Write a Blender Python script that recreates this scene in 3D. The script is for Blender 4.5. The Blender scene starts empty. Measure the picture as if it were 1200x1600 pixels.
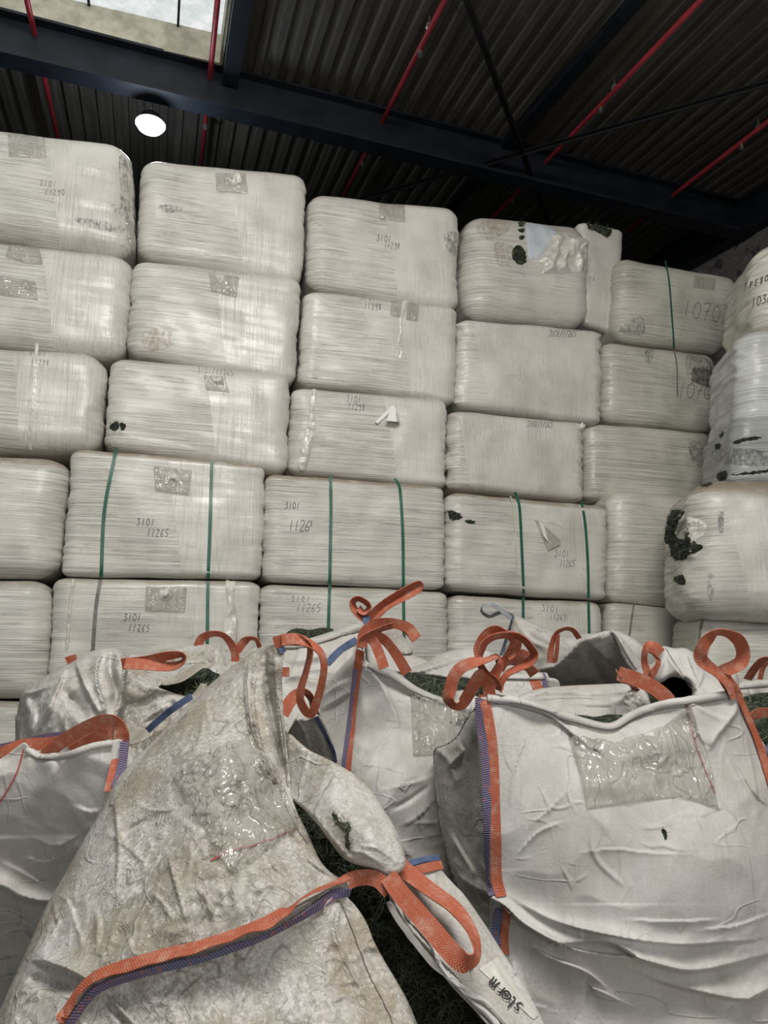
import bpy, math, random
import numpy as np
from mathutils import Vector, Matrix
from mathutils.bvhtree import BVHTree
from mathutils.geometry import delaunay_2d_cdt

# ------------------------------------------------------------------ camera
F = 1190.0
TH = math.radians(11.12)
EYE = np.array([0.0, 0.0, 1.5])
CT, ST = math.cos(TH), math.sin(TH)
scene = bpy.context.scene
cam_d = bpy.data.cameras.new('camera')
cam = bpy.data.objects.new('camera', cam_d)
scene.collection.objects.link(cam)
cam.location = EYE
cam.rotation_euler = (math.radians(90) + TH, 0, 0)
cam_d.sensor_fit = 'VERTICAL'
cam_d.sensor_height = 36.0
cam_d.lens = 36.0 * F / 1600.0
cam_d.clip_start = 0.05
cam_d.clip_end = 200
scene.camera = cam

# ------------------------------------------------------------------ view, world, daylight
scene.view_settings.view_transform = 'Standard'
scene.view_settings.look = 'None'
scene.view_settings.gamma = 1.0
scene.view_settings.exposure = -0.13
scene.view_settings.use_curve_mapping = False
scene.render.use_simplify = False
world = bpy.data.worlds.new('overcast_sky')
scene.world = world
world.use_nodes = True
bg = world.node_tree.nodes['Background']
bg.inputs[0].default_value = (0.93, 0.97, 0.97, 1)
bg.inputs[1].default_value = 0.40

UA = math.radians(73.0)
U = np.array([math.sin(UA), math.cos(UA), 0.0])      # along the wall of bales, to the right
V = np.array([-math.cos(UA), math.sin(UA), 0.0])     # into the wall of bales
ROTW = math.atan2(U[1], U[0])
WALL_D = 7.28


def W(s, p, z):
    """building axes -> world"""
    return U * s + V * p + np.array([0, 0, z])


def area_light(name, loc, target, sx, sy, power, col=(1, 1, 1)):
    d = bpy.data.lights.new(name, 'AREA')
    d.shape = 'RECTANGLE'
    d.size, d.size_y = sx, sy
    d.energy = power
    d.color = col
    o = bpy.data.objects.new(name, d)
    scene.collection.objects.link(o)
    o.location = loc
    o.rotation_euler = (Vector(target) - Vector(loc)).to_track_quat('-Z', 'Z').to_euler()
    return o


# daylight falling in through the rooflights over the aisle behind the camera and through the loading door
area_light('rooflight_daylight', W(0.6, -0.6, 7.4), W(0.4, 5.0, 1.0), 4.0, 1.6, 640, (1.0, 0.97, 0.92))
area_light('loading_door_daylight', W(2.0, -7.5, 3.2), W(0.5, 6, 2.6), 6.0, 5.0, 250, (1.0, 0.97, 0.92))

# ------------------------------------------------------------------ projection helpers


def ray(px, py):
    cx = (np.asarray(px, float) - 600.0) / F
    cu = (800.0 - np.asarray(py, float)) / F
    return np.stack([cx, CT - cu * ST, ST + cu * CT], -1)


def at(px, py, d):
    """point on the ray through (px, py) of the photograph at depth d along the view axis"""
    r = ray(px, py)
    return EYE + r * np.asarray(d, float)[..., None]


def proj(P):
    q = np.asarray(P, float) - EYE
    fw = q[..., 1] * CT + q[..., 2] * ST
    up = -q[..., 1] * ST + q[..., 2] * CT
    return 600 + F * q[..., 0] / fw, 800 - F * up / fw, fw


_rng = np.random.RandomState(7)
_perm = _rng.permutation(256)
_perm = np.concatenate([_perm, _perm, _perm])
_g3 = _rng.normal(size=(256, 3))
_g3 /= np.linalg.norm(_g3, axis=1)[:, None]


def perlin(p, seed=0):
    p = np.asarray(p, float) + seed * 17.31
    i = np.floor(p).astype(int)
    f = p - i
    w = f * f * f * (f * (f * 6 - 15) + 10)
    i &= 255
    out = 0
    for dx in (0, 1):
        wx = w[:, 0] if dx else 1 - w[:, 0]
        for dy in (0, 1):
            wy = w[:, 1] if dy else 1 - w[:, 1]
            for dz in (0, 1):
                wz = w[:, 2] if dz else 1 - w[:, 2]
                h = _perm[_perm[_perm[(i[:, 0] + dx) & 255] + ((i[:, 1] + dy) & 255)] + ((i[:, 2] + dz) & 255)]
                g = _g3[h]
                out = out + wx * wy * wz * (g[:, 0] * (f[:, 0] - dx) + g[:, 1] * (f[:, 1] - dy) + g[:, 2] * (f[:, 2] - dz))
    return out * 1.6


def sstep(a, b, x):
    t = np.clip((x - a) / (b - a + 1e-12), 0, 1)
    return t * t * (3 - 2 * t)


# ------------------------------------------------------------------ object helpers
COL = scene.collection


def mesh_obj(name, verts, faces, mat, parent=None, smooth=True, uv=None):
    me = bpy.data.meshes.new(name)
    verts = np.asarray(verts, float)
    if isinstance(faces, np.ndarray):
        n, k = faces.shape
        me.vertices.add(len(verts))
        me.vertices.foreach_set('co', verts.ravel())
        me.loops.add(n * k)
        me.loops.foreach_set('vertex_index', faces.ravel().astype(np.int32))
        me.polygons.add(n)
        me.polygons.foreach_set('loop_start', np.arange(0, n * k, k, dtype=np.int32))
        me.update(calc_edges=True)
    else:
        me.from_pydata([tuple(v) for v in verts], [], [tuple(int(i) for i in f) for f in faces])
        me.update()
    if smooth:
        me.polygons.foreach_set('use_smooth', np.ones(len(me.polygons), bool))
    if uv is not None:
        l = me.uv_layers.new(name='UVMap')
        idx = np.zeros(len(me.loops), np.int32)
        me.loops.foreach_get('vertex_index', idx)
        l.data.foreach_set('uv', np.asarray(uv, float)[idx].ravel())
    if mat:
        me.materials.append(mat)
    o = bpy.data.objects.new(name, me)
    COL.objects.link(o)
    if parent is not None:
        o.parent = parent
        o.matrix_parent_inverse = parent_inv(parent)
    return o


def parent_inv(p):
    m = Matrix.LocRotScale(p.location, p.rotation_euler, None)
    if p.parent is not None:
        m = p.parent['_m'] if False else (Matrix.LocRotScale(p.parent.location, p.parent.rotation_euler, None) @ p.matrix_parent_inverse @ m)
    return m.inverted()


def thing(name, loc, label, cat, group=None, rz=0.0):
    o = bpy.data.objects.new(name, None)
    o.empty_display_size = 0.2
    COL.objects.link(o)
    o.location = loc
    o.rotation_euler = (0, 0, rz)
    tag(o, label, cat, group)
    return o


def tag(o, label, cat, group=None):
    o['label'] = label
    o['category'] = cat
    if group:
        o['group'] = group


def structure(o):
    o['kind'] = 'structure'
    return o


class MB:
    """collects simple solids into one mesh"""

    def __init__(self):
        self.v, self.f = [], []

    def add(self, v, f):
        b = len(self.v)
        self.v += [tuple(x) for x in v]
        self.f += [tuple(i + b for i in q) for q in f]

    def prism(self, a, b, side, up, w, h):
        """bar from a to b with section w x h"""
        a, b, side, up = map(lambda q: np.asarray(q, float), (a, b, side, up))
        s, t = side * w / 2, up * h / 2
        v = [a - s - t, a + s - t, a + s + t, a - s + t, b - s - t, b + s - t, b + s + t, b - s + t]
        self.add(v, [(0, 1, 2, 3), (7, 6, 5, 4), (0, 4, 5, 1), (1, 5, 6, 2), (2, 6, 7, 3), (3, 7, 4, 0)])

    def tube(self, a, b, r0, r1=None, n=12):
        a, b = np.asarray(a, float), np.asarray(b, float)
        r1 = r0 if r1 is None else r1
        d = b - a
        d /= np.linalg.norm(d)
        h = np.array([0, 0, 1.0]) if abs(d[2]) < .9 else np.array([1.0, 0, 0])
        x = np.cross(d, h)
        x /= np.linalg.norm(x)
        y = np.cross(d, x)
        v = []
        for c, r in ((a, r0), (b, r1)):
            for k in range(n):
                t = 2 * math.pi * k / n
                v.append(c + (x * math.cos(t) + y * math.sin(t)) * r)
        f = [(k, (k + 1) % n, n + (k + 1) % n, n + k) for k in range(n)]
        f += [tuple(range(n))[::-1], tuple(range(n, 2 * n))]
        self.add(v, f)

    def build(self, name, mat, parent=None, smooth=False):
        return mesh_obj(name, np.array(self.v), self.f, mat, parent, smooth)


# ------------------------------------------------------------------ materials


class NT:
    def __init__(self, name):
        self.m = bpy.data.materials.new(name)
        self.m.use_nodes = True
        self.t = self.m.node_tree
        self.t.nodes.clear()
        self.out = self.n('ShaderNodeOutputMaterial')
        self.b = self.n('ShaderNodeBsdfPrincipled')
        self.l(self.b.outputs[0], self.out.inputs[0])

    def n(self, t, **k):
        x = self.t.nodes.new(t)
        for a, b in k.items():
            setattr(x, a, b)
        return x

    def l(self, a, b):
        self.t.links.new(a, b)

    def val(self, sock, v):
        if isinstance(v, (int, float, tuple)):
            sock.default_value = v
        else:
            self.l(v, sock)

    def math(self, op, a, b=0.0, c=0.0, clamp=False):
        x = self.n('ShaderNodeMath', operation=op, use_clamp=clamp)
        self.val(x.inputs[0], a)
        self.val(x.inputs[1], b)
        self.val(x.inputs[2], c)
        return x.outputs[0]

    def mix(self, f, a, b, kind='MIX'):
        x = self.n('ShaderNodeMix', data_type='RGBA', blend_type=kind)
        self.val(x.inputs[0], f)
        for s, v in ((x.inputs[6], a), (x.inputs[7], b)):
            if isinstance(v, tuple):
                s.default_value = (*v[:3], 1)
            else:
                self.l(v, s)
        return x.outputs[2]

    def mixf(self, f, a, b):
        x = self.n('ShaderNodeMix', data_type='FLOAT')
        self.val(x.inputs[0], f)
        self.val(x.inputs[2], a)
        self.val(x.inputs[3], b)
        return x.outputs[0]

    def ramp(self, f, a, b, lo=0.0, hi=1.0):
        x = self.n('ShaderNodeMapRange', interpolation_type='SMOOTHSTEP')
        self.l(f, x.inputs[0])
        x.inputs[1].default_value = a
        x.inputs[2].default_value = b
        x.inputs[3].default_value = lo
        x.inputs[4].default_value = hi
        return x.outputs[0]

    def noise(self, vec, scale, detail=3.0, rough=0.5, dist=0.0):
        x = self.n('ShaderNodeTexNoise')
        if vec is not None:
            self.l(vec, x.inputs['Vector'])
        x.inputs['Scale'].default_value = scale
        x.inputs['Detail'].default_value = detail
        x.inputs['Roughness'].default_value = rough
        x.inputs['Distortion'].default_value = dist
        return x.outputs[0]

    def voronoi(self, vec, scale, feature='DISTANCE_TO_EDGE'):
        x = self.n('ShaderNodeTexVoronoi', feature=feature)
        self.l(vec, x.inputs['Vector'])
        x.inputs['Scale'].default_value = scale
        return x.outputs[0]

    def mapping(self, vec, scale=(1, 1, 1), rot=(0, 0, 0), loc=(0, 0, 0)):
        x = self.n('ShaderNodeMapping')
        self.l(vec, x.inputs[0])
        x.inputs['Scale'].default_value = scale
        x.inputs['Rotation'].default_value = rot
        x.inputs['Location'].default_value = loc
        return x.outputs[0]

    def coord(self, which='Object', rand=True):
        c = self.n('ShaderNodeTexCoord').outputs[which]
        if not rand:
            return c
        r = self.n('ShaderNodeObjectInfo').outputs['Random']
        k = self.n('ShaderNodeVectorMath', operation='SCALE')
        k.inputs[0].default_value = (37.0, 53.0, 71.0)
        self.l(r, k.inputs['Scale'])
        a = self.n('ShaderNodeVectorMath', operation='ADD')
        self.l(c, a.inputs[0])
        self.l(k.outputs[0], a.inputs[1])
        return a.outputs[0]

    def bump(self, h, strength, dist, prev=None):
        x = self.n('ShaderNodeBump')
        x.inputs['Strength'].default_value = strength
        x.inputs['Distance'].default_value = dist
        self.l(h, x.inputs['Height'])
        if prev is not None:
            self.l(prev, x.inputs['Normal'])
        return x.outputs[0]

    def attr(self, name):
        return self.n('ShaderNodeAttribute', attribute_type='OBJECT', attribute_name=name).outputs['Fac']

    def set(self, **k):
        for a, v in k.items():
            s = self.b.inputs[a.replace('_', ' ')]
            if isinstance(v, tuple):
                s.default_value = (*v, 1) if len(v) == 3 else v
            elif isinstance(v, (int, float)):
                s.default_value = v
            else:
                self.l(v, s)
        return self


def mat_film():
    """stretch wrapped bale: bundles of fine film lines, dust, scuffs"""
    m = NT('stretch_film')
    raw = m.n('ShaderNodeTexCoord').outputs['Object']
    c = m.coord()
    sep = m.n('ShaderNodeSeparateXYZ')
    m.l(raw, sep.inputs[0])
    wob = m.noise(m.mapping(c, (1.5, 1.5, 1.5)), 1.0, 2)
    # horizontal bundles
    hl = m.noise(m.mapping(c, (1.1, 1.1, 85), (0, math.radians(1.5), 0)), 1.0, 5, 0.62, 0.25)
    hl2 = m.noise(m.mapping(c, (.5, .5, 17), (0, math.radians(-2), 0)), 1.0, 3, 0.6, 0.3)
    vl = m.noise(m.mapping(c, (70, 8, 1.1), (0, math.radians(3), 0)), 1.0, 4, 0.6, 0.2)
    dl = m.noise(m.mapping(c, (58, 8, 1.2), (0, math.radians(-13), 0)), 1.0, 4, 0.6, 0.2)
    xw = m.math('ADD', sep.outputs[0], m.math('MULTIPLY', sep.outputs[2], 0.16))
    xw = m.math('ADD', xw, m.math('MULTIPLY', wob, 0.05))
    d = m.math('SUBTRACT', xw, m.attr('split'))
    right = m.ramp(d, 0.0, 0.012)
    far = m.ramp(d, 0.26, 0.28)
    v2 = m.mixf(far, dl, vl)
    v2 = m.mixf(0.35, v2, hl)
    lines = m.mixf(right, hl, v2)
    amt = m.mixf(right, 1.0, 0.6)
    fl = m.math('ABSOLUTE', m.math('SUBTRACT', m.noise(m.mapping(c, (.6, .6, 40), (0, math.radians(2.5), 0)), 1.0, 3, .55, .15), .5))
    fv = m.math('ABSOLUTE', m.math('SUBTRACT', m.noise(m.mapping(c, (34, 5, .8), (0, math.radians(-6), 0)), 1.0, 3, .55, .15), .5))
    thin = m.mixf(right, m.ramp(fl, 0, .028, 1, 0), m.math('MULTIPLY', m.ramp(fv, 0, .03, 1, 0), .55))
    lv = m.math('MULTIPLY', m.math('SUBTRACT', lines, 0.5), amt)
    zone = m.noise(c, 1.7, 2)
    lv = m.math('MULTIPLY', lv, m.ramp(zone, 0.3, 0.62, 0.45, 1.25))
    # colour
    base = m.mix(m.ramp(m.noise(c, 2.2, 4), 0.35, 0.7), (0.62, 0.605, 0.555), (0.51, 0.495, 0.45))
    streak = m.ramp(lv, -0.16, -0.03, 1.0, 0.0)
    base = m.mix(m.math('MULTIPLY', streak, 0.36), base, (0.30, 0.29, 0.26))
    tz = m.math('MULTIPLY', thin, m.ramp(zone, 0.32, 0.55, 0.25, 1.0))
    base = m.mix(m.math('MULTIPLY', tz, 0.42), base, (0.24, 0.23, 0.20))  # creases shaded in the colour as well as in relief
    hi = m.ramp(lv, 0.04, 0.2)
    base = m.mix(m.math('MULTIPLY', hi, 0.55), base, (0.84, 0.83, 0.79))  # highlights painted onto the raised film lines
    spots = m.ramp(m.noise(m.mapping(c, (1, 1, 1.6)), 7.0, 6, 0.7), 0.60, 0.74)
    base = m.mix(m.math('MULTIPLY', spots, 0.55), base, (0.30, 0.28, 0.24))
    specks = m.ramp(m.noise(c, 55, 2, 0.5), 0.71, 0.78)
    base = m.mix(m.math('MULTIPLY', specks, 0.6), base, (0.12, 0.11, 0.09))
    # dust lying on the upper shoulders
    g = m.n('ShaderNodeNewGeometry')
    sn = m.n('ShaderNodeSeparateXYZ')
    m.l(g.outputs['Normal'], sn.inputs[0])
    up = m.ramp(sn.outputs[2], 0.15, 0.8)
    dust = m.math('MULTIPLY', m.math('MULTIPLY', up, m.attr('dust')), m.ramp(m.noise(c, 6, 4), 0.3, 0.55, 0.5, 1.0))
    base = m.mix(dust, base, (0.27, 0.215, 0.155))
    base = m.mix(1.0, base, m.n('ShaderNodeAttribute', attribute_type='OBJECT', attribute_name='tint').outputs['Color'], 'MULTIPLY')
    h = m.math('ADD', m.math('MULTIPLY', lv, 1.0), m.math('MULTIPLY', m.math('SUBTRACT', hl2, .5), 0.5))
    h = m.math('SUBTRACT', h, m.math('MULTIPLY', tz, .22))
    n1 = m.bump(h, 0.8, 0.010)
    n2 = m.bump(m.noise(c, 26, 4, 0.6), 0.25, 0.006, n1)
    m.set(Base_Color=base, Roughness=m.ramp(m.noise(c, 5, 3), .3, .7, 0.24, 0.46), Normal=n2)
    m.b.inputs['Specular IOR Level'].default_value = 0.55
    m.b.inputs['Coat Weight'].default_value = 0.22
    m.b.inputs['Coat Roughness'].default_value = 0.22
    return m.m


def mat_simple(name, col, rough=0.6, spec=0.4, metal=0.0, noise=0.0, nscale=8.0, bump=0.0, bscale=40.0):
    m = NT(name)
    c = m.coord()
    if noise:
        f = m.ramp(m.noise(c, nscale, 4, 0.6), 0.3, 0.7)
        m.set(Base_Color=m.mix(f, tuple(x * (1 - noise) for x in col), tuple(min(1, x * (1 + noise)) for x in col)))
    else:
        m.set(Base_Color=col)
    m.set(Roughness=rough, Metallic=metal)
    m.b.inputs['Specular IOR Level'].default_value = spec
    if bump:
        m.set(Normal=m.bump(m.noise(c, bscale, 4), 0.6, bump))
    return m.m


def mat_clear():
    """clear creased plastic sheet: see-through grey with hard glints"""
    m = NT('clear_film')
    c = m.coord()
    n = m.noise(m.mapping(c, (1, 1, .55), (.3, .5, 0)), 8, 4, 0.55, 1.0)
    rg = m.math('ABSOLUTE', m.math('SUBTRACT', m.noise(m.mapping(c, (1, 1, .5), (.2, .6, 0)), 11, 2, .5, 1.0), .5))
    h = m.math('ADD', n, m.ramp(rg, 0, .05, .22, 0))
    bn = m.bump(h, 1.0, 0.03)
    t = m.n('ShaderNodeBsdfTransparent')
    m.l(m.mix(m.ramp(m.noise(c, 8, 4), .35, .65), (0.80, 0.79, 0.755), (0.93, 0.925, 0.90)), t.inputs[0])
    m.set(Base_Color=(0.58, 0.57, 0.54), Roughness=0.10, Normal=bn)
    m.b.inputs['Specular IOR Level'].default_value = 1.0
    m.b.inputs['Coat Weight'].default_value = 1.0
    m.b.inputs['Coat Roughness'].default_value = 0.06
    m.l(bn, m.b.inputs['Coat Normal'])
    mx = m.n('ShaderNodeMixShader')
    mx.inputs[0].default_value = .30
    m.l(t.outputs[0], mx.inputs[1])
    m.l(m.b.outputs[0], mx.inputs[2])
    m.l(mx.outputs[0], m.out.inputs[0])
    return m.m


def mat_deck():
    m = NT('roof_deck')
    c = m.coord('Object', False)
    f = m.ramp(m.noise(m.mapping(c, (9, .5, 1)), 1.0, 5, 0.65), 0.35, 0.68)
    g = m.ramp(m.noise(m.mapping(c, (1.6, .7, 1)), 1.0, 4, 0.6), 0.55, 0.75)
    col = m.mix(f, (0.060, 0.056, 0.047), (0.105, 0.099, 0.085))
    col = m.mix(m.math('MULTIPLY', g, .5), col, (0.16, 0.15, 0.135))
    m.set(Base_Color=col, Roughness=0.6)
    return m.m


def mat_brick():
    m = NT('painted_brick')
    c = m.coord('Object', False)
    br = m.n('ShaderNodeTexBrick')
    m.l(m.mapping(c, (1, 1, 1), (math.radians(90), 0, 0)), br.inputs['Vector'])
    br.inputs['Scale'].default_value = 4.0
    br.inputs['Color1'].default_value = (0.20, 0.19, 0.19, 1)
    br.inputs['Color2'].default_value = (0.15, 0.145, 0.14, 1)
    br.inputs['Mortar'].default_value = (0.09, 0.085, 0.08, 1)
    col = m.mix(m.ramp(m.noise(c, 3, 6, .7), .52, .62), br.outputs[0], (0.05, 0.045, 0.05))
    m.set(Base_Color=col, Roughness=0.85, Normal=m.bump(br.outputs['Fac'], 0.5, 0.01))
    return m.m


def mat_pane():
    m = NT('rooflight_pane')
    c = m.coord('Object', False)
    f = m.ramp(m.noise(c, 5, 6, .7), .35, .7)
    t = m.n('ShaderNodeBsdfTransparent')
    m.l(m.mix(f, (0.80, 0.83, 0.80), (1.0, 1.0, 0.98)), t.inputs[0])
    tr = m.n('ShaderNodeBsdfTranslucent')
    tr.inputs[0].default_value = (0.85, 0.87, 0.84, 1)
    mx = m.n('ShaderNodeMixShader')
    mx.inputs[0].default_value = 0.35
    m.l(t.outputs[0], mx.inputs[1])
    m.l(tr.outputs[0], mx.inputs[2])
    e = m.n('ShaderNodeEmission')  # added glow stands for daylight through the frosted pane
    m.l(m.mix(f, (0.62, 0.68, 0.68), (1.0, 1.0, 0.98)), e.inputs[0])
    e.inputs[1].default_value = .62
    ad = m.n('ShaderNodeAddShader')
    m.l(mx.outputs[0], ad.inputs[0])
    m.l(e.outputs[0], ad.inputs[1])
    m.l(ad.outputs[0], m.out.inputs[0])
    return m.m


def mat_bruise(name, col, thr=.47, amax=.6):
    """patchy scuff lying on the film, clear between its marks"""
    m = NT(name)
    c = m.coord()
    n = m.math('ADD', m.noise(m.mapping(c, (1, 1, .5)), 38, 5, .7), m.math('MULTIPLY', m.noise(c, 7, 3), .3))
    m.set(Base_Color=col, Roughness=.6, Alpha=m.ramp(n, thr + .06, thr + .42, 0, amax))
    return m.m


M = {}
M['bruise'] = mat_bruise('dark_scuff', (0.10, 0.10, 0.10))
M['rust'] = mat_bruise('rust_tint', (0.38, 0.27, 0.16), .44, .42)
M['film'] = mat_film()
M['clear'] = mat_clear()
M['deck'] = mat_deck()
M['brick'] = mat_brick()
M['pane'] = mat_pane()
M['steel'] = mat_simple('dark_painted_steel', (0.010, 0.013, 0.019), 0.5, 0.3, 0, 0.3, 3)
M['rod'] = mat_simple('black_rod_steel', (0.012, 0.012, 0.014), 0.5)
M['red'] = mat_simple('red_pipe_paint', (0.27, 0.022, 0.034), 0.45, 0.5, 0, 0.15, 5)
M['chrome'] = mat_simple('dull_brass', (0.5, 0.47, 0.42), 0.35, 0.5, 0.8)
M['curb'] = mat_simple('bare_timber_curb', (0.50, 0.47, 0.38), 0.8, 0.2, 0, 0.25, 4)
M['concrete'] = mat_simple('concrete', (0.22, 0.21, 0.20), 0.85, 0.2, 0, 0.25, 2, 0.004, 30)
M['darkwall'] = mat_simple('concrete_in_gloom', (0.05, 0.05, 0.052), 0.9, 0.2, 0, 0.2, 2)  # concrete coloured dark to stand for the gloom behind the bales
M['pen'] = mat_simple('marker_ink', (0.035, 0.033, 0.035), 0.5)
M['penfaint'] = mat_simple('faded_marker_ink', (0.17, 0.16, 0.15), 0.5)
M['green'] = mat_simple('green_strap_plastic', (0.018, 0.10, 0.062), 0.38, 0.5, 0, 0.2, 10)
M['greystrap'] = mat_simple('dusty_grey_strap', (0.17, 0.17, 0.15), 0.5, 0.4, 0, 0.3, 14)

# ------------------------------------------------------------------ building shell
RISE = 0.1016
CEIL0 = EYE[2] + 6.6


def ceil_z(p):
    return CEIL0 + RISE * p


def on_ceiling(px, py, drop=0.0):
    """building coords (s, p) of the photograph's point on the roof plane lowered by drop"""
    r = ray(px, py)
    sd, pd = r @ U, r @ V
    t = (CEIL0 - drop - EYE[2]) / (r[2] - RISE * pd)
    return sd * t, pd * t


S_WALL = on_ceiling(1200, 300)[0]
S_OPEN = on_ceiling(352, 50)[0]
b0 = on_ceiling(0, 22)
b1 = on_ceiling(1130, 312)
bdir = (np.array(b1) - np.array(b0)) / np.linalg.norm(np.array(b1) - np.array(b0))
P_FAR = on_ceiling(345, 108)[1] - 0.12
P_NEAR = 2.4
S_L = -16.0


def deck(name, s0, s1, p0, p1, label_ix):
    per, h = 0.21, 0.045
    prof = [(0.0, 0), (0.09, 0), (0.115, h), (0.185, h)]
    vs, n = [], int(math.ceil((s1 - s0) / per))
    for k in range(n + 1):
        for (dx, dz) in prof:
            s = s0 + k * per + dx
            if s > s1 + 1e-6:
                break
            for p in (p0, p1):
                vs.append(W(s, p, ceil_z(p) + dz))
    for p in (p0, p1):
        vs.append(W(s1, p, ceil_z(p)))
    m_ = len(vs) // 2
    f = [(2 * k, 2 * k + 1, 2 * k + 3, 2 * k + 2) for k in range(m_ - 1)]
    # vertices are expressed in a local frame so that the texture follows the sheets
    R = np.array([U, V, [0, 0, 1]])
    loc = np.array(vs) @ R.T
    o = mesh_obj(name, loc, f, M['deck'], None, False)
    o.rotation_euler = (0, 0, ROTW)
    return structure(o)


deck('ceiling', S_OPEN, S_WALL + .3, -6.5, 19.0, 0)
deck('ceiling', S_L, S_OPEN + .01, P_FAR, 19.0, 1)
deck('ceiling', S_L, S_OPEN + .01, -6.5, P_NEAR, 2)
# rooflight curb and pane
mb = MB()
for (a, b, side) in (((S_L, P_FAR), (S_OPEN, P_FAR), V), ((S_L, P_NEAR), (S_OPEN, P_NEAR), V), ((S_OPEN, P_NEAR), (S_OPEN, P_FAR), U)):
    A_ = W(a[0], a[1], ceil_z(a[1]) + .19)
    B_ = W(b[0], b[1], ceil_z(b[1]) + .19)
    mb.prism(A_, B_, side, (0, 0, 1), .04, .42)
structure(mb.build('trim_1', M['curb']))
mb = MB()
pv = [W(s, p, ceil_z(p) + .40) for s, p in ((S_L, P_NEAR), (S_OPEN, P_NEAR), (S_OPEN, P_FAR), (S_L, P_FAR))]
mb.add(pv, [(0, 1, 2, 3)])
structure(mb.build('window_1', M['pane']))
mb = MB()   # glazing bars of the rooflight
for k in range(9):
    s = S_OPEN - .55 - k * 1.05
    mb.prism(W(s, P_NEAR, ceil_z(P_NEAR) + .38), W(s - .0, P_FAR, ceil_z(P_FAR) + .38), U, (0, 0, 1), .03, .03)
structure(mb.build('window_1_bars', M['steel']))
# dark trimmer beside the rooflight
mb = MB()
mb.prism(W(S_OPEN + .13, P_NEAR - 6, ceil_z(P_NEAR - 6) - .11), W(S_OPEN + .13, P_FAR + .1, ceil_z(P_FAR) - .11), U, (0, 0, 1), .2, .22)
structure(mb.build('trim_2', M['steel']))
# main roof beam (I section) on the roof plane
mb = MB()
ba = np.array(b0) - bdir * 7
bb = np.array(b1) + bdir * .6
perp = W(-bdir[1], bdir[0], 0)
za, zb = ceil_z(ba[1]), ceil_z(bb[1])
mb.prism(W(*ba, za - .3), W(*bb, zb - .3), perp, (0, 0, 1), .03, .58)
mb.prism(W(*ba, za - .58), W(*bb, zb - .58), perp, (0, 0, 1), .26, .035)
mb.prism(W(*ba, za - .03), W(*bb, zb - .03), perp, (0, 0, 1), .26, .035)
structure(mb.build('trim_3', M['steel']))
# eaves beam along the side wall, and a parallel purlin far behind
mb = MB()
mb.prism(W(S_WALL - .12, -4, ceil_z(-4) - .3), W(S_WALL - .12, 19, ceil_z(19) - .3), U, (0, 0, 1), .24, .56)
structure(mb.build('trim_4', M['steel']))
mb = MB()
c0, c1 = on_ceiling(1030, -40, .06), on_ceiling(700, 330, .06)
mb.prism(W(*c0, ceil_z(c0[1]) - .06), W(*c1, ceil_z(c1[1]) - .06), U, (0, 0, 1), .16, .1)
structure(mb.build('trim_5', M['steel']))


def local_wall(name, a, b, z0, z1f, th, mat):
    """upright wall from (s,p) a to b, its top following the roof"""
    a, b = np.array(a, float), np.array(b, float)
    d = (b - a) / np.linalg.norm(b - a)
    n = np.array([-d[1], d[0]]) * th
    v = []
    for q in (a, b, b + n, a + n):
        v.append(W(q[0], q[1], z0))
    for q in (a, b, b + n, a + n):
        v.append(W(q[0], q[1], z1f(q[1])))
    dw = U * d[0] + V * d[1]
    R = np.array([dw, np.cross([0, 0, 1], dw), [0, 0, 1]])
    o = mesh_obj(name, np.array(v) @ R.T, [(0, 1, 2, 3), (7, 6, 5, 4), (0, 4, 5, 1), (1, 5, 6, 2), (2, 6, 7, 3), (3, 7, 4, 0)], mat, None, False)
    o.rotation_euler = (0, 0, math.atan2(dw[1], dw[0]))
    return structure(o)


local_wall('wall_right', (S_WALL, -6.5), (S_WALL, 19), 0, lambda p: ceil_z(p) + .02, -.3, M['brick'])
local_wall('wall_back', (S_L, 18.7), (S_WALL, 18.7), 0, lambda p: ceil_z(p) + .02, .3, M['darkwall'])
local_wall('wall_left', (S_L, -2), (S_L, 19), 0, lambda p: ceil_z(p) + .02, .3, M['darkwall'])
mb = MB()
mb.add([W(S_L, -14, 0), W(S_WALL + .3, -14, 0), W(S_WALL + .3, 19, 0), W(S_L, 19, 0), W(S_L, -14, -.2), W(S_WALL + .3, -14, -.2), W(S_WALL + .3, 19, -.2), W(S_L, 19, -.2)],
       [(0, 1, 2, 3), (7, 6, 5, 4), (0, 4, 5, 1), (1, 5, 6, 2), (2, 6, 7, 3), (3, 7, 4, 0)])
structure(mb.build('floor', M['concrete']))


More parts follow.
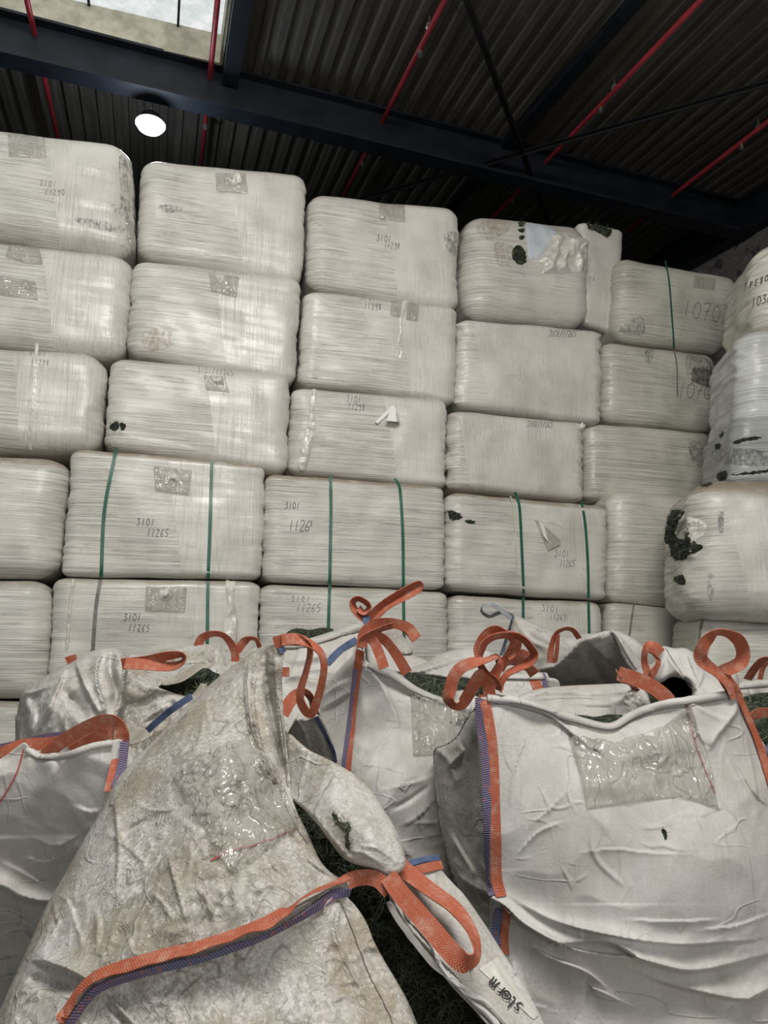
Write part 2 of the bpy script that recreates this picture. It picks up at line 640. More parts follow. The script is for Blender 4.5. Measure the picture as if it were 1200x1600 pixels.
def sprinkler_pipe(pa, pb, heads, label, back=3.5, fwd=3.0, r=.033):
    drop = .16
    a, b = np.array(on_ceiling(*pa, drop)), np.array(on_ceiling(*pb, drop))
    d = (b - a) / np.linalg.norm(b - a)
    a2, b2 = a - d * back, b + d * fwd
    A, B = W(*a2, ceil_z(a2[1]) - drop), W(*b2, ceil_z(b2[1]) - drop)
    t = thing('sprinkler_pipe', A, label, 'pipe', 'red sprinkler pipes under the roof')
    m_ = MB()
    m_.tube(A, B, r, n=14)
    m_.build('pipe', M['red'], t, True)
    for (hx, hy) in heads:
        q = np.array(on_ceiling(hx, hy, drop))
        q = a + d * np.dot(q - a, d)
        Q = W(*q, ceil_z(q[1]) - drop)
        h = MB()
        h.tube(Q + [0, 0, .0], Q - [0, 0, .065], .018, .018, 8)
        h.tube(Q - [0, 0, .065], Q - [0, 0, .075], .034, .034, 10)
        h.tube(Q - [0, 0, .1], Q - [0, 0, .106], .03, .03, 10)
        h.tube(Q - [0, 0, .07], Q - [0, 0, .105], .008, .008, 6)
        h.build('sprinkler_head', M['chrome'], t)
        k = MB()
        k.tube(Q + W(0, -.35, 0), Q + W(0, -.31, 0), r + .012, n=14)
        k.tube(Q + W(0, -.33, 0), Q + W(0, -.33, drop), .008, n=6)
        k.build('hanger', M['chrome'], t)
    return t


sprinkler_pipe((695, 0), (540, 300), [(658, 76), (570, 250)], 'red sprinkler pipe crossing the roof over the third bale column')
sprinkler_pipe((1095, 0), (780, 330), [(940, 165), (800, 308)], 'red sprinkler pipe crossing the roof over the torn turf bale', 2.0)
sprinkler_pipe((1200, 190), (965, 372), [(1170, 225)], 'red sprinkler pipe nearest the brick side wall', 2.0)
sprinkler_pipe((340, 0), (315, 252), [(320, 190)], 'red sprinkler pipe beside the rooflight edge and bright lamp')
sprinkler_pipe((60, 80), (88, 205), [], 'red sprinkler pipe left of the hanging lamp, above the first bale column')


def brace_rod(pa, pb, label, up=.5, drop=.42):
    a, b = np.array(on_ceiling(*pa, drop)), np.array(on_ceiling(*pb, drop))
    d = (b - a) / np.linalg.norm(b - a)
    a, b = a - d * up, b + d * up
    m_ = MB()
    A, B = W(*a, ceil_z(a[1]) - drop), W(*b, ceil_z(b[1]) - drop)
    s = np.cross(B - A, [0, 0, 1])
    s /= np.linalg.norm(s)
    m_.prism(A, B, s, (0, 0, 1), .075, .012)
    m_.prism(A + s * .032, B + s * .032, s, (0, 0, 1), .012, .07)
    o = m_.build('roof_brace', M['rod'])
    tag(o, label, 'brace', 'diagonal roof braces')


brace_rod((729, 0), (857, 350), 'black angle brace running down the roof towards the torn top bale', 1.2)
brace_rod((1200, 128), (600, 300), 'black angle brace crossing the roof from the side wall over the third bale column', 1.5)

# hanging high bay lamp
LP = at(235, 197, 9.6)
ls, lp = LP @ U, LP @ V
lt = thing('hanging_lamp', LP, 'lit round high bay lamp hanging from the roof above the second bale column', 'lamp')
m_ = MB()
m_.tube(LP + [0, 0, .02], LP + [0, 0, .14], .19, .12, 24)
m_.tube(LP + [0, 0, .14], LP + [0, 0, .2], .07, .05, 16)
m_.build('housing', M['steel'], lt, False)
m_ = MB()
m_.tube(LP + [0, 0, .2], [LP[0], LP[1], ceil_z(lp)], .006, .006, 6)
m_.build('suspension_wire', M['chrome'], lt)
me_ = NT('lamp_glow')
em = me_.n('ShaderNodeEmission')
em.inputs[0].default_value = (0.93, 0.97, 1, 1)
em.inputs[1].default_value = 45
me_.l(em.outputs[0], me_.out.inputs[0])
m_ = MB()
m_.tube(LP - [0, 0, .03], LP + [0, 0, .025], .15, .185, 24)
m_.build('diffuser', me_.m, lt)
pl_ = bpy.data.lights.new('lamp_light', 'POINT')
pl_.energy = 62
pl_.color = (0.80, 0.90, 1.0)
pl_.shadow_soft_size = .15
po_ = bpy.data.objects.new('lamp_light', pl_)
COL.objects.link(po_)
po_.parent = lt
po_.location = (0, 0, -.30)

# ------------------------------------------------------------------ outline sheets (picture-plane outline, real depth)


def catmull(pts, n=8, closed=False):
    P = np.array(pts, float)
    N = len(P)
    if N < 3 and not closed:
        t = np.linspace(0, 1, n + 1)[:, None]
        return P[0] * (1 - t) + P[-1] * t
    out = []
    rng = range(N) if closed else range(N - 1)
    for i in rng:
        if closed:
            a, b, c, d = P[(i - 1) % N], P[i], P[(i + 1) % N], P[(i + 2) % N]
        else:
            b, c = P[i], P[i + 1]
            a = P[i - 1] if i else 2 * b - c
            d = P[i + 2] if i + 2 < N else 2 * c - b
        for k in range(n):
            t = k / n
            out.append(0.5 * ((2 * b) + (-a + c) * t + (2 * a - 5 * b + 4 * c - d) * t * t + (-a + 3 * b - 3 * c + d) * t ** 3))
    if not closed:
        out.append(P[-1])
    return np.array(out)


def resample(P, step, closed=False):
    P = np.asarray(P, float)
    if closed:
        P = np.vstack([P, P[:1]])
    seg = np.linalg.norm(np.diff(P[:, :2], axis=0), axis=1)
    L = np.concatenate([[0], np.cumsum(seg)])
    n = max(2, int(round(L[-1] / step)))
    t = np.linspace(0, L[-1], n + 1)
    Q = np.stack([np.interp(t, L, P[:, k]) for k in range(P.shape[1])], 1)
    return Q[:-1] if closed else Q


def seg_dist(pts, line, closed=False):
    """distance of every point to a polyline, with the parameter along it (0..1)"""
    L = np.asarray(line, float)[:, :2]
    if closed:
        L = np.vstack([L, L[:1]])
    best = np.full(len(pts), 1e9)
    par = np.zeros(len(pts))
    sgn = np.zeros(len(pts))
    n = len(L) - 1
    for i in range(n):
        a, d = L[i], L[i + 1] - L[i]
        q = max(d @ d, 1e-9)
        r = pts - a
        t = np.clip((r @ d) / q, 0, 1)
        e = r - t[:, None] * d
        dd = np.sqrt((e ** 2).sum(1))
        m = dd < best
        best[m] = dd[m]
        par[m] = ((i + t) / n)[m]
        sgn[m] = np.sign(d[0] * r[:, 1] - d[1] * r[:, 0])[m]
    return best, par, sgn


def inside(pts, poly):
    x, y = pts[:, 0], pts[:, 1]
    c = np.zeros(len(pts), bool)
    n = len(poly)
    j = n - 1
    for i in range(n):
        xi, yi = poly[i][:2]
        xj, yj = poly[j][:2]
        m = ((yi > y) != (yj > y)) & (x < (xj - xi) * (y - yi) / (yj - yi + 1e-12) + xi)
        c ^= m
        j = i
    return c


def outline_grid(poly, step):
    B = resample(poly, step, True)
    lo, hi = B.min(0), B.max(0)
    xs = np.arange(lo[0], hi[0], step)
    ys = np.arange(lo[1], hi[1], step * .87)
    X, Y = np.meshgrid(xs, ys)
    X[1::2] += step / 2
    P = np.stack([X.ravel(), Y.ravel()], 1)
    P = P[inside(P, B)]
    d, _, _ = seg_dist(P, B, True)
    P = P[d > step * .55]
    nb = len(B)
    pts = [Vector(p) for p in B] + [Vector(p) for p in P]
    v, e, f, *_ = delaunay_2d_cdt(pts, [(i, (i + 1) % nb) for i in range(nb)], [], 1, 1e-6)
    V2 = np.array([(p.x, p.y) for p in v])
    d, par, _ = seg_dist(V2, B, True)
    d[:nb] = 0
    return V2, np.array(f, int), d, nb


# ------------------------------------------------------------------ bales


def lattice_box(xs, ys, zs):
    """surface grid of a box with the given coordinate stops, welded"""
    nx, ny, nz = len(xs), len(ys), len(zs)
    keys, quads = [], []

    def face(A, B, fn, flip):
        for i in range(A - 1):
            for j in range(B - 1):
                q = [fn(i, j), fn(i + 1, j), fn(i + 1, j + 1), fn(i, j + 1)]
                quads.append(q[::-1] if flip else q)
    face(nx, nz, lambda i, j: (i, 0, j), False)
    face(nx, nz, lambda i, j: (i, ny - 1, j), True)
    face(ny, nz, lambda i, j: (0, i, j), True)
    face(ny, nz, lambda i, j: (nx - 1, i, j), False)
    face(nx, ny, lambda i, j: (i, j, 0), True)
    face(nx, ny, lambda i, j: (i, j, nz - 1), False)
    q = np.array(quads)
    code = (q[..., 0] * ny + q[..., 1]) * nz + q[..., 2]
    un, inv = np.unique(code.ravel(), return_inverse=True)
    k = un % nz
    j = (un // nz) % ny
    i = un // (nz * ny)
    P = np.stack([np.array(xs)[i], np.array(ys)[j], np.array(zs)[k]], 1)
    return P, inv.reshape(-1, 4)


UB = np.array([math.cos(-.10), math.sin(-.10), 0])       # the sixth column faces the camera
VB = np.array([math.sin(.10), math.cos(.10), 0])
PLANES = {'A': (U, V, WALL_D), 'B': (UB, VB, 7.45)}


def plane_pt(px, py, off, pl='A'):
    """wall coordinates (s, z) where the pixel's ray meets the front plane of the stack moved off metres towards the camera"""
    u_, v_, D_ = PLANES[pl]
    r = ray(px, py)
    t = (D_ - off - EYE @ v_) / (r @ v_)
    P = EYE + r * t
    return P @ u_, P[2]


BALES = {}


def make_bale(key, quad, off, split_px, dust, label, depth=1.1, r=.15, seed=None, pleat=.6, bulge=.02, tint=(1, 1, 1), lump=.022, rz=.55, cat='bale', group='film wrapped bales stacked in a wall', pl='A'):
    u_, v_, D_ = PLANES[pl]
    seed = seed if seed is not None else len(BALES) + 3
    rs = np.random.RandomState(seed)
    C4 = np.array([plane_pt(*q, off, pl) for q in quad])       # TL TR BR BL  (s, z)
    if key.endswith('f'):
        C4[2:, 1] = 0.004        # the lowest row stands on the floor
    s0 = C4[:, 0].mean()
    z0 = C4[:, 1].min()
    hx = (np.linalg.norm(C4[1] - C4[0]) + np.linalg.norm(C4[2] - C4[3])) / 4 - .014
    hz = (np.linalg.norm(C4[3] - C4[0]) + np.linalg.norm(C4[2] - C4[1])) / 4 - .002
    hy = depth / 2
    st = .0155
    xs = np.linspace(-hx, hx, int(2 * hx / st))
    zs = np.linspace(-hz, hz, int(2 * hz / st))
    ys = np.concatenate([np.linspace(-hy, -hy + .28, 16)[:-1], np.linspace(-hy + .28, hy, 12)])
    P, Q = lattice_box(xs, ys, zs)
    H = np.array([hx, hy, hz])
    rr = np.array([r, r * .8, r * rz])
    q = np.clip(P, -(H - rr), H - rr)
    d = (P - q) / rr
    L = np.linalg.norm(d, axis=1)
    nrm = d / L[:, None]
    # superellipse-ish corner: between box and sphere
    P = q + nrm * rr
    X, Y, Z = P[:, 0] / hx, P[:, 1] / hy, P[:, 2] / hz
    B = (1 - np.abs(X) ** 2.5) * (1 - np.abs(Z) ** 2.5)
    P = P.copy()
    front = np.clip(-nrm[:, 1], 0, 1)
    base = P + seed * 3.7
    big = perlin(base * 1.6, seed)
    disp = bulge * B * front + lump * big * (0.35 + .65 * np.clip(front, 0, 1))
    disp += .012 * perlin(base * 4.0, seed + 1)
    # gathered pleats on the ends and around the corners
    side = sstep(.25, .9, np.abs(nrm[:, 0]))
    side = np.maximum(side, .45 * sstep(.72, .97, np.abs(X)) * (Y < 0))
    pz = P[:, 2] * 15 + 1.6 * perlin(base * np.array([2.5, 2.5, 2.0]), seed + 2)
    plt_ = 1 - 2 * np.abs(perlin(np.stack([P[:, 0] * 2.2, P[:, 1] * 2.2, pz * .55], 1) + seed, seed + 3))
    disp += side * pleat * (.021 * (plt_ - .6) + .010 * perlin(np.stack([P[:, 0] * 3, P[:, 1] * 3, P[:, 2] * 34], 1), seed + 4))
    # long shallow film folds across the front
    fz = np.stack([P[:, 0] * .7, P[:, 1], P[:, 2] * 13 + .6 * P[:, 0]], 1)
    disp += front * .0035 * perlin(fz + seed, seed + 5)
    # sagging top and bottom edges
    disp *= 1 - .75 * np.abs(nrm[:, 2])
    zsag = .012 * perlin(np.stack([P[:, 0] * 2.1, P[:, 0] * 0, P[:, 1]], 1) + seed, seed + 6) * np.abs(Z)
    P += nrm * disp[:, None]
    P[:, 2] += zsag
    # warp to the four measured corners
    Xn = (P[:, 0] + hx) / (2 * hx)
    Zn = (P[:, 2] + hz) / (2 * hz)
    TL, TR, BR, BL = C4
    S = (BL * (1 - Xn)[:, None] + BR * Xn[:, None]) * (1 - Zn)[:, None] + (TL * (1 - Xn)[:, None] + TR * Xn[:, None]) * Zn[:, None]
    loc = np.stack([S[:, 0] - s0, P[:, 1] + hy, S[:, 1] - z0], 1)
    org = u_ * s0 + v_ * (D_ - off) + np.array([0, 0, z0])
    t = thing('film_wrapped_bale', org, label, cat, group, math.atan2(u_[1], u_[0]))
    o = mesh_obj('film_wrap', loc, Q, M['film'])
    o.parent = t
    o['split'] = 9.0
    if split_px is not None:
        o['split'] = float(plane_pt(split_px, (quad[0][1] + quad[2][1]) / 2, off, pl)[0] - s0 + .16 * hz + .025)
    o['dust'] = float(dust)
    o['tint'] = [float(c) for c in tint]
    R = np.array([u_, v_, [0, 0, 1]])
    Wv = loc @ R + org
    tri = [tuple(int(k) for k in f) for f in Q]
    bvh = BVHTree.FromPolygons([tuple(v) for v in Wv], tri)
    BALES[key] = dict(thing=t, bvh=bvh, off=off, quad=quad, pl=pl)
    return t


def hit(bvh, px, py):
    r = ray(px, py)
    r = r / np.linalg.norm(r)
    l, n, i, d = bvh.ray_cast(Vector(EYE), Vector(r))
    if l is None:
        return None
    n = np.array(n)
    if n @ r > 0:
        n = -n
    return np.array(l), n


def ribbon_world(name, C, N, w, mat, parent, thick=.0015, edge=None):
    """flat band through centre points C with normals N"""
    C, N = np.array(C), np.array(N)
    T = np.gradient(C, axis=0)
    T /= np.linalg.norm(T, axis=1)[:, None] + 1e-12
    S = np.cross(N, T)
    S /= np.linalg.norm(S, axis=1)[:, None] + 1e-12
    w = np.broadcast_to(w, (len(C),))[:, None]
    n = len(C)
    a = C - S * w / 2
    b = C + S * w / 2
    up = N * thick
    v = np.concatenate([a, a + up, b + up, b])
    f = []
    for i in range(n - 1):
        for k in range(4):
            k2 = (k + 1) % 4
            f.append((k * n + i, k * n + i + 1, k2 * n + i + 1, k2 * n + i))
    f.append((0, n, 2 * n, 3 * n))
    f.append((n - 1, 4 * n - 1, 3 * n - 1, 2 * n - 1))
    L = np.concatenate([[0], np.cumsum(np.linalg.norm(np.diff(C, axis=0), axis=1))])
    uv = np.concatenate([np.stack([np.full(n, k), L], 1) for k in (0, 0, 1, 1)])
    return v, f, uv


def lay_line(bvh, pts, step=4.0, lift=.003, smooth=True):
    P = catmull(pts, 6) if smooth and len(pts) > 2 else np.array(pts, float)
    P = resample(P, step)
    C, N = [], []
    for x, y in P:
        h = hit(bvh, x, y)
        if h is None:
            continue
        C.append(h[0] + h[1] * lift)
        N.append(h[1])
    return np.array(C), np.array(N)


def smooth_rows(A, k=2):
    A = A.copy()
    for _ in range(k):
        A[1:-1] = (A[:-2] + 2 * A[1:-1] + A[2:]) / 4
    return A


GL = {
    '0': [[(.3, 1), (.05, .75), (.05, .25), (.3, 0), (.52, .25), (.52, .75), (.3, 1)]],
    '1': [[(.3, 1), (.22, 0)]],
    '2': [[(.05, .8), (.2, 1), (.45, .85), (.4, .55), (.05, .02), (.55, .05)]],
    '3': [[(.05, .92), (.5, 1), (.22, .6), (.48, .45), (.42, .08), (.02, .05)]],
    '4': [[(.4, 1), (.02, .4), (.55, .42)], [(.42, .7), (.36, 0)]],
    '5': [[(.5, 1), (.12, .95), (.08, .58), (.42, .5), (.42, .12), (.05, .02)]],
    '6': [[(.42, 1), (.1, .55), (.08, .12), (.35, 0), (.46, .28), (.12, .42)]],
    '7': [[(.02, .95), (.5, 1), (.3, .5), (.22, 0)], [(.12, .5), (.5, .55)]],
    '8': [[(.45, .9), (.15, .95), (.12, .65), (.45, .3), (.3, 0), (.08, .2), (.4, .7), (.45, .9)]],
    '9': [[(.5, .85), (.2, .95), (.1, .6), (.4, .55), (.5, .9), (.4, .3), (.25, -.2)]],
    '/': [[(.42, 1.05), (.1, -.05)]],
    'F': [[(.15, 1), (.05, 0)], [(.15, 1), (.5, 1.02)], [(.1, .55), (.4, .6)]],
    'P': [[(.15, 1), (.05, 0)], [(.12, .95), (.45, .95), (.42, .6), (.1, .5)]],
    'E': [[(.5, .95), (.1, .85), (.08, .5), (.4, .55)], [(.08, .5), (.08, .05), (.5, .05)]],
    'e': [[(.1, .35), (.42, .45), (.3, .68), (.08, .4), (.15, .03), (.45, .1)]],
    ' ': [],
}


def write(key, name, rows, mat='pen', lw=.009, parent=None, bvh=None):
    """rows: (text, x, y of baseline start, glyph height px, advance px, slope dy/dx, slant)"""
    b = BALES[key] if bvh is None else None
    bvh = b['bvh'] if b else bvh
    parent = b['thing'] if b else parent
    rr = np.random.RandomState(len(rows) * 13 + len(rows[0][0]) + int(rows[0][1]))
    for text, x, y, h, adv, sl, slant in rows:          # each written line is a part of its own
        V_, F_ = [], []
        for k, ch in enumerate(text):
            ox, oy = x + k * adv, y + k * adv * sl
            for stroke in GL[ch]:
                pts = []
                for (a, c) in stroke:
                    a += rr.uniform(-.03, .03)
                    c += rr.uniform(-.03, .03)
                    pts.append((ox + a * h * .8 + c * h * slant, oy - c * h + a * h * .8 * sl))
                C, N = lay_line(bvh, pts, 1.6, .003)
                if len(C) < 2:
                    continue
                v, f, _ = ribbon_world('', smooth_rows(C, 1), smooth_rows(N, 3), lw, None, None, .001)
                o = sum(len(q) for q in V_)
                V_.append(v)
                F_ += [tuple(i + o for i in q) for q in f]
        if V_:
            mesh_obj(name, np.vstack(V_), F_, M[mat], parent, False)


def strap_on(key, pts, w=.03, mat='green', over=True, lift=.006):
    b = BALES[key]
    P = resample(catmull(pts, 6), 4)
    H = [hit(b['bvh'], x, y) for x, y in P]
    good = [i for i, h in enumerate(H) if h is not None and h[1] @ -PLANES[b['pl']][1] > .45]
    if len(good) < 3:
        return
    dep = np.interp(range(len(P)), good, [proj(H[i][0])[2] for i in good])
    C = at(P[:, 0], P[:, 1], dep)
    N = np.tile(-PLANES[b['pl']][1], (len(P), 1))
    for i in good:
        N[i] = H[i][1]
    C = C + N * lift
    if len(C) < 3:
        return
    # pull taut: the strap bridges hollows
    C = smooth_rows(C, 6)
    N = smooth_rows(N, 8)
    v, f, uv = ribbon_world('', C, N, w, None, None, .003)
    return mesh_obj('strap', v, f, M[mat], b['thing'], False, uv)


def patch(bvh, poly, step, hfun, name, mat, parent, smooth_n=3, jag=0, lift=.002, curve=True):
    """a sheet lying on a surface inside a pixel outline; hfun(V2, world, d_px) gives its height in metres"""
    B = catmull(poly, 4, True) if curve else np.array(poly, float)
    if jag:
        B = resample(B, step, True)
        rs = np.random.RandomState(int(abs(B[0, 0]) * 7 + abs(B[0, 1])) % 99991)
        B = B + rs.uniform(-jag, jag, B.shape)
    V2, T, d, nb = outline_grid(B, step)
    Pw, Nw, ok = np.zeros((len(V2), 3)), np.zeros((len(V2), 3)), np.ones(len(V2), bool)
    for i, (x, y) in enumerate(V2):
        h = hit(bvh, x, y)
        if h is None:
            ok[i] = False
            continue
        Pw[i], Nw[i] = h
    T = T[ok[T].all(1)]
    H = hfun(V2, Pw, d) * (d > 0) + lift
    P = Pw + Nw * H[:, None]
    used = np.unique(T)
    if len(used) < 3:
        return None
    mp = -np.ones(len(V2), int)
    mp[used] = np.arange(len(used))
    o = mesh_obj(name, P[used], mp[T][:, ::-1], M[mat], parent, True)
    return o, P[used], Nw[used], V2[used]


def crumple(V2, Pw, d, amp=.012, fr=14.0, seed=5, edge=3.0):
    Q = Pw * np.array([1.0, 1.0, .55]) * fr
    c = 1 - 2 * np.abs(perlin(Q * .8, seed)) + .3 * (1 - 2 * np.abs(perlin(Q * 2.1, seed + 1)))
    return np.maximum((c - .1) * amp, -.001) * sstep(0, edge, d) + .005


def mat_turf():
    m = NT('shredded_turf')
    c = m.coord()
    f = m.noise(c, 45, 5, 0.7)
    col = m.mix(m.ramp(f, .35, .65), (0.006, 0.010, 0.007), (0.034, 0.048, 0.031))
    col = m.mix(m.ramp(m.noise(c, 11, 3), .5, .7), col, (0.075, 0.085, 0.055))
    m.set(Base_Color=col, Roughness=0.75, Normal=m.bump(m.noise(c, 110, 4, .7), .9, .012))
    m.b.inputs['Specular IOR Level'].default_value = 0.25
    return m.m


M['turf'] = mat_turf()
M['fibre'] = mat_simple('turf_fibre', (0.088, 0.104, 0.062), 0.6, 0.35, 0, 0.6, 30)
M['stain'] = mat_simple('dark_stain', (0.16, 0.15, 0.13), 0.6, 0.3, 0, 0.5, 20)
M['bluefilm'] = mat_simple('inner_blue_film', (0.52, 0.57, 0.60), 0.35, 0.5, 0, 0.1, 6)
M['filmflap'] = mat_simple('loose_film', (0.58, 0.56, 0.51), 0.28, 0.7, 0, 0.2, 8, 0.008, 30)


def fibre_mesh(P, N, n, ln=.03, w=.0016, seed=1, lie=.6, segs=4):
    rs = np.random.RandomState(seed)
    idx = rs.randint(0, len(P), n)
    p = P[idx] + rs.normal(size=(n, 3)) * .006
    d = N[idx] * (1 - lie) + rs.normal(size=(n, 3)) * lie
    d /= np.linalg.norm(d, axis=1)[:, None]
    side = np.cross(d, rs.normal(size=(n, 3)))
    side /= np.linalg.norm(side, axis=1)[:, None]
    L = ln * rs.uniform(.4, 1.3, n)[:, None]
    curl = rs.normal(size=(n, 3)) * 1.0
    rows = []
    q = p.copy()
    for k in range(segs + 1):
        ww = w * (1 - .5 * k / segs)
        rows.append(q - side * ww)
        rows.append(q + side * ww)
        q = q + d * L / segs
        d = d + curl * .35
        d /= np.linalg.norm(d, axis=1)[:, None]
    V_ = np.stack(rows, 1).reshape(-1, 3)
    m = 2 * (segs + 1)
    base = np.arange(n)[:, None] * m
    F_ = []
    for k in range(segs):
        F_.append(base + np.array([2 * k, 2 * k + 1, 2 * k + 3, 2 * k + 2]))
    return V_, np.concatenate(F_)


def turf_on(key, poly, h=.03, n=350, ln=.035, jag=1.2, name='turf_filling', bvh=None, parent=None, step=2.2, fw=.0016):
    b = BALES.get(key)
    bvh = b['bvh'] if b else bvh
    parent = b['thing'] if b else parent
    seed = int(poly[0][0] * 3 + poly[0][1]) % 1000

    def hf(V2, Pw, d):
        q = perlin(Pw * 22, seed) + .6 * perlin(Pw * 50, seed + 1)
        return sstep(0, 7, d) * (h * (.35 + .7 * q)) * .7
    r = patch(bvh, poly, step, hf, name, 'turf', parent, jag=jag)
    if r is None:
        return
    o, P, N, _ = r
    o['kind'] = 'stuff'
    v, f = fibre_mesh(P, N, n, ln, fw, seed)
    k = mesh_obj('turf_fibres', v, f, M['fibre'], o, False)
    k['kind'] = 'stuff'
    return o


G1 = 'three-one-oh-one'
ROWS = dict(top='top', )
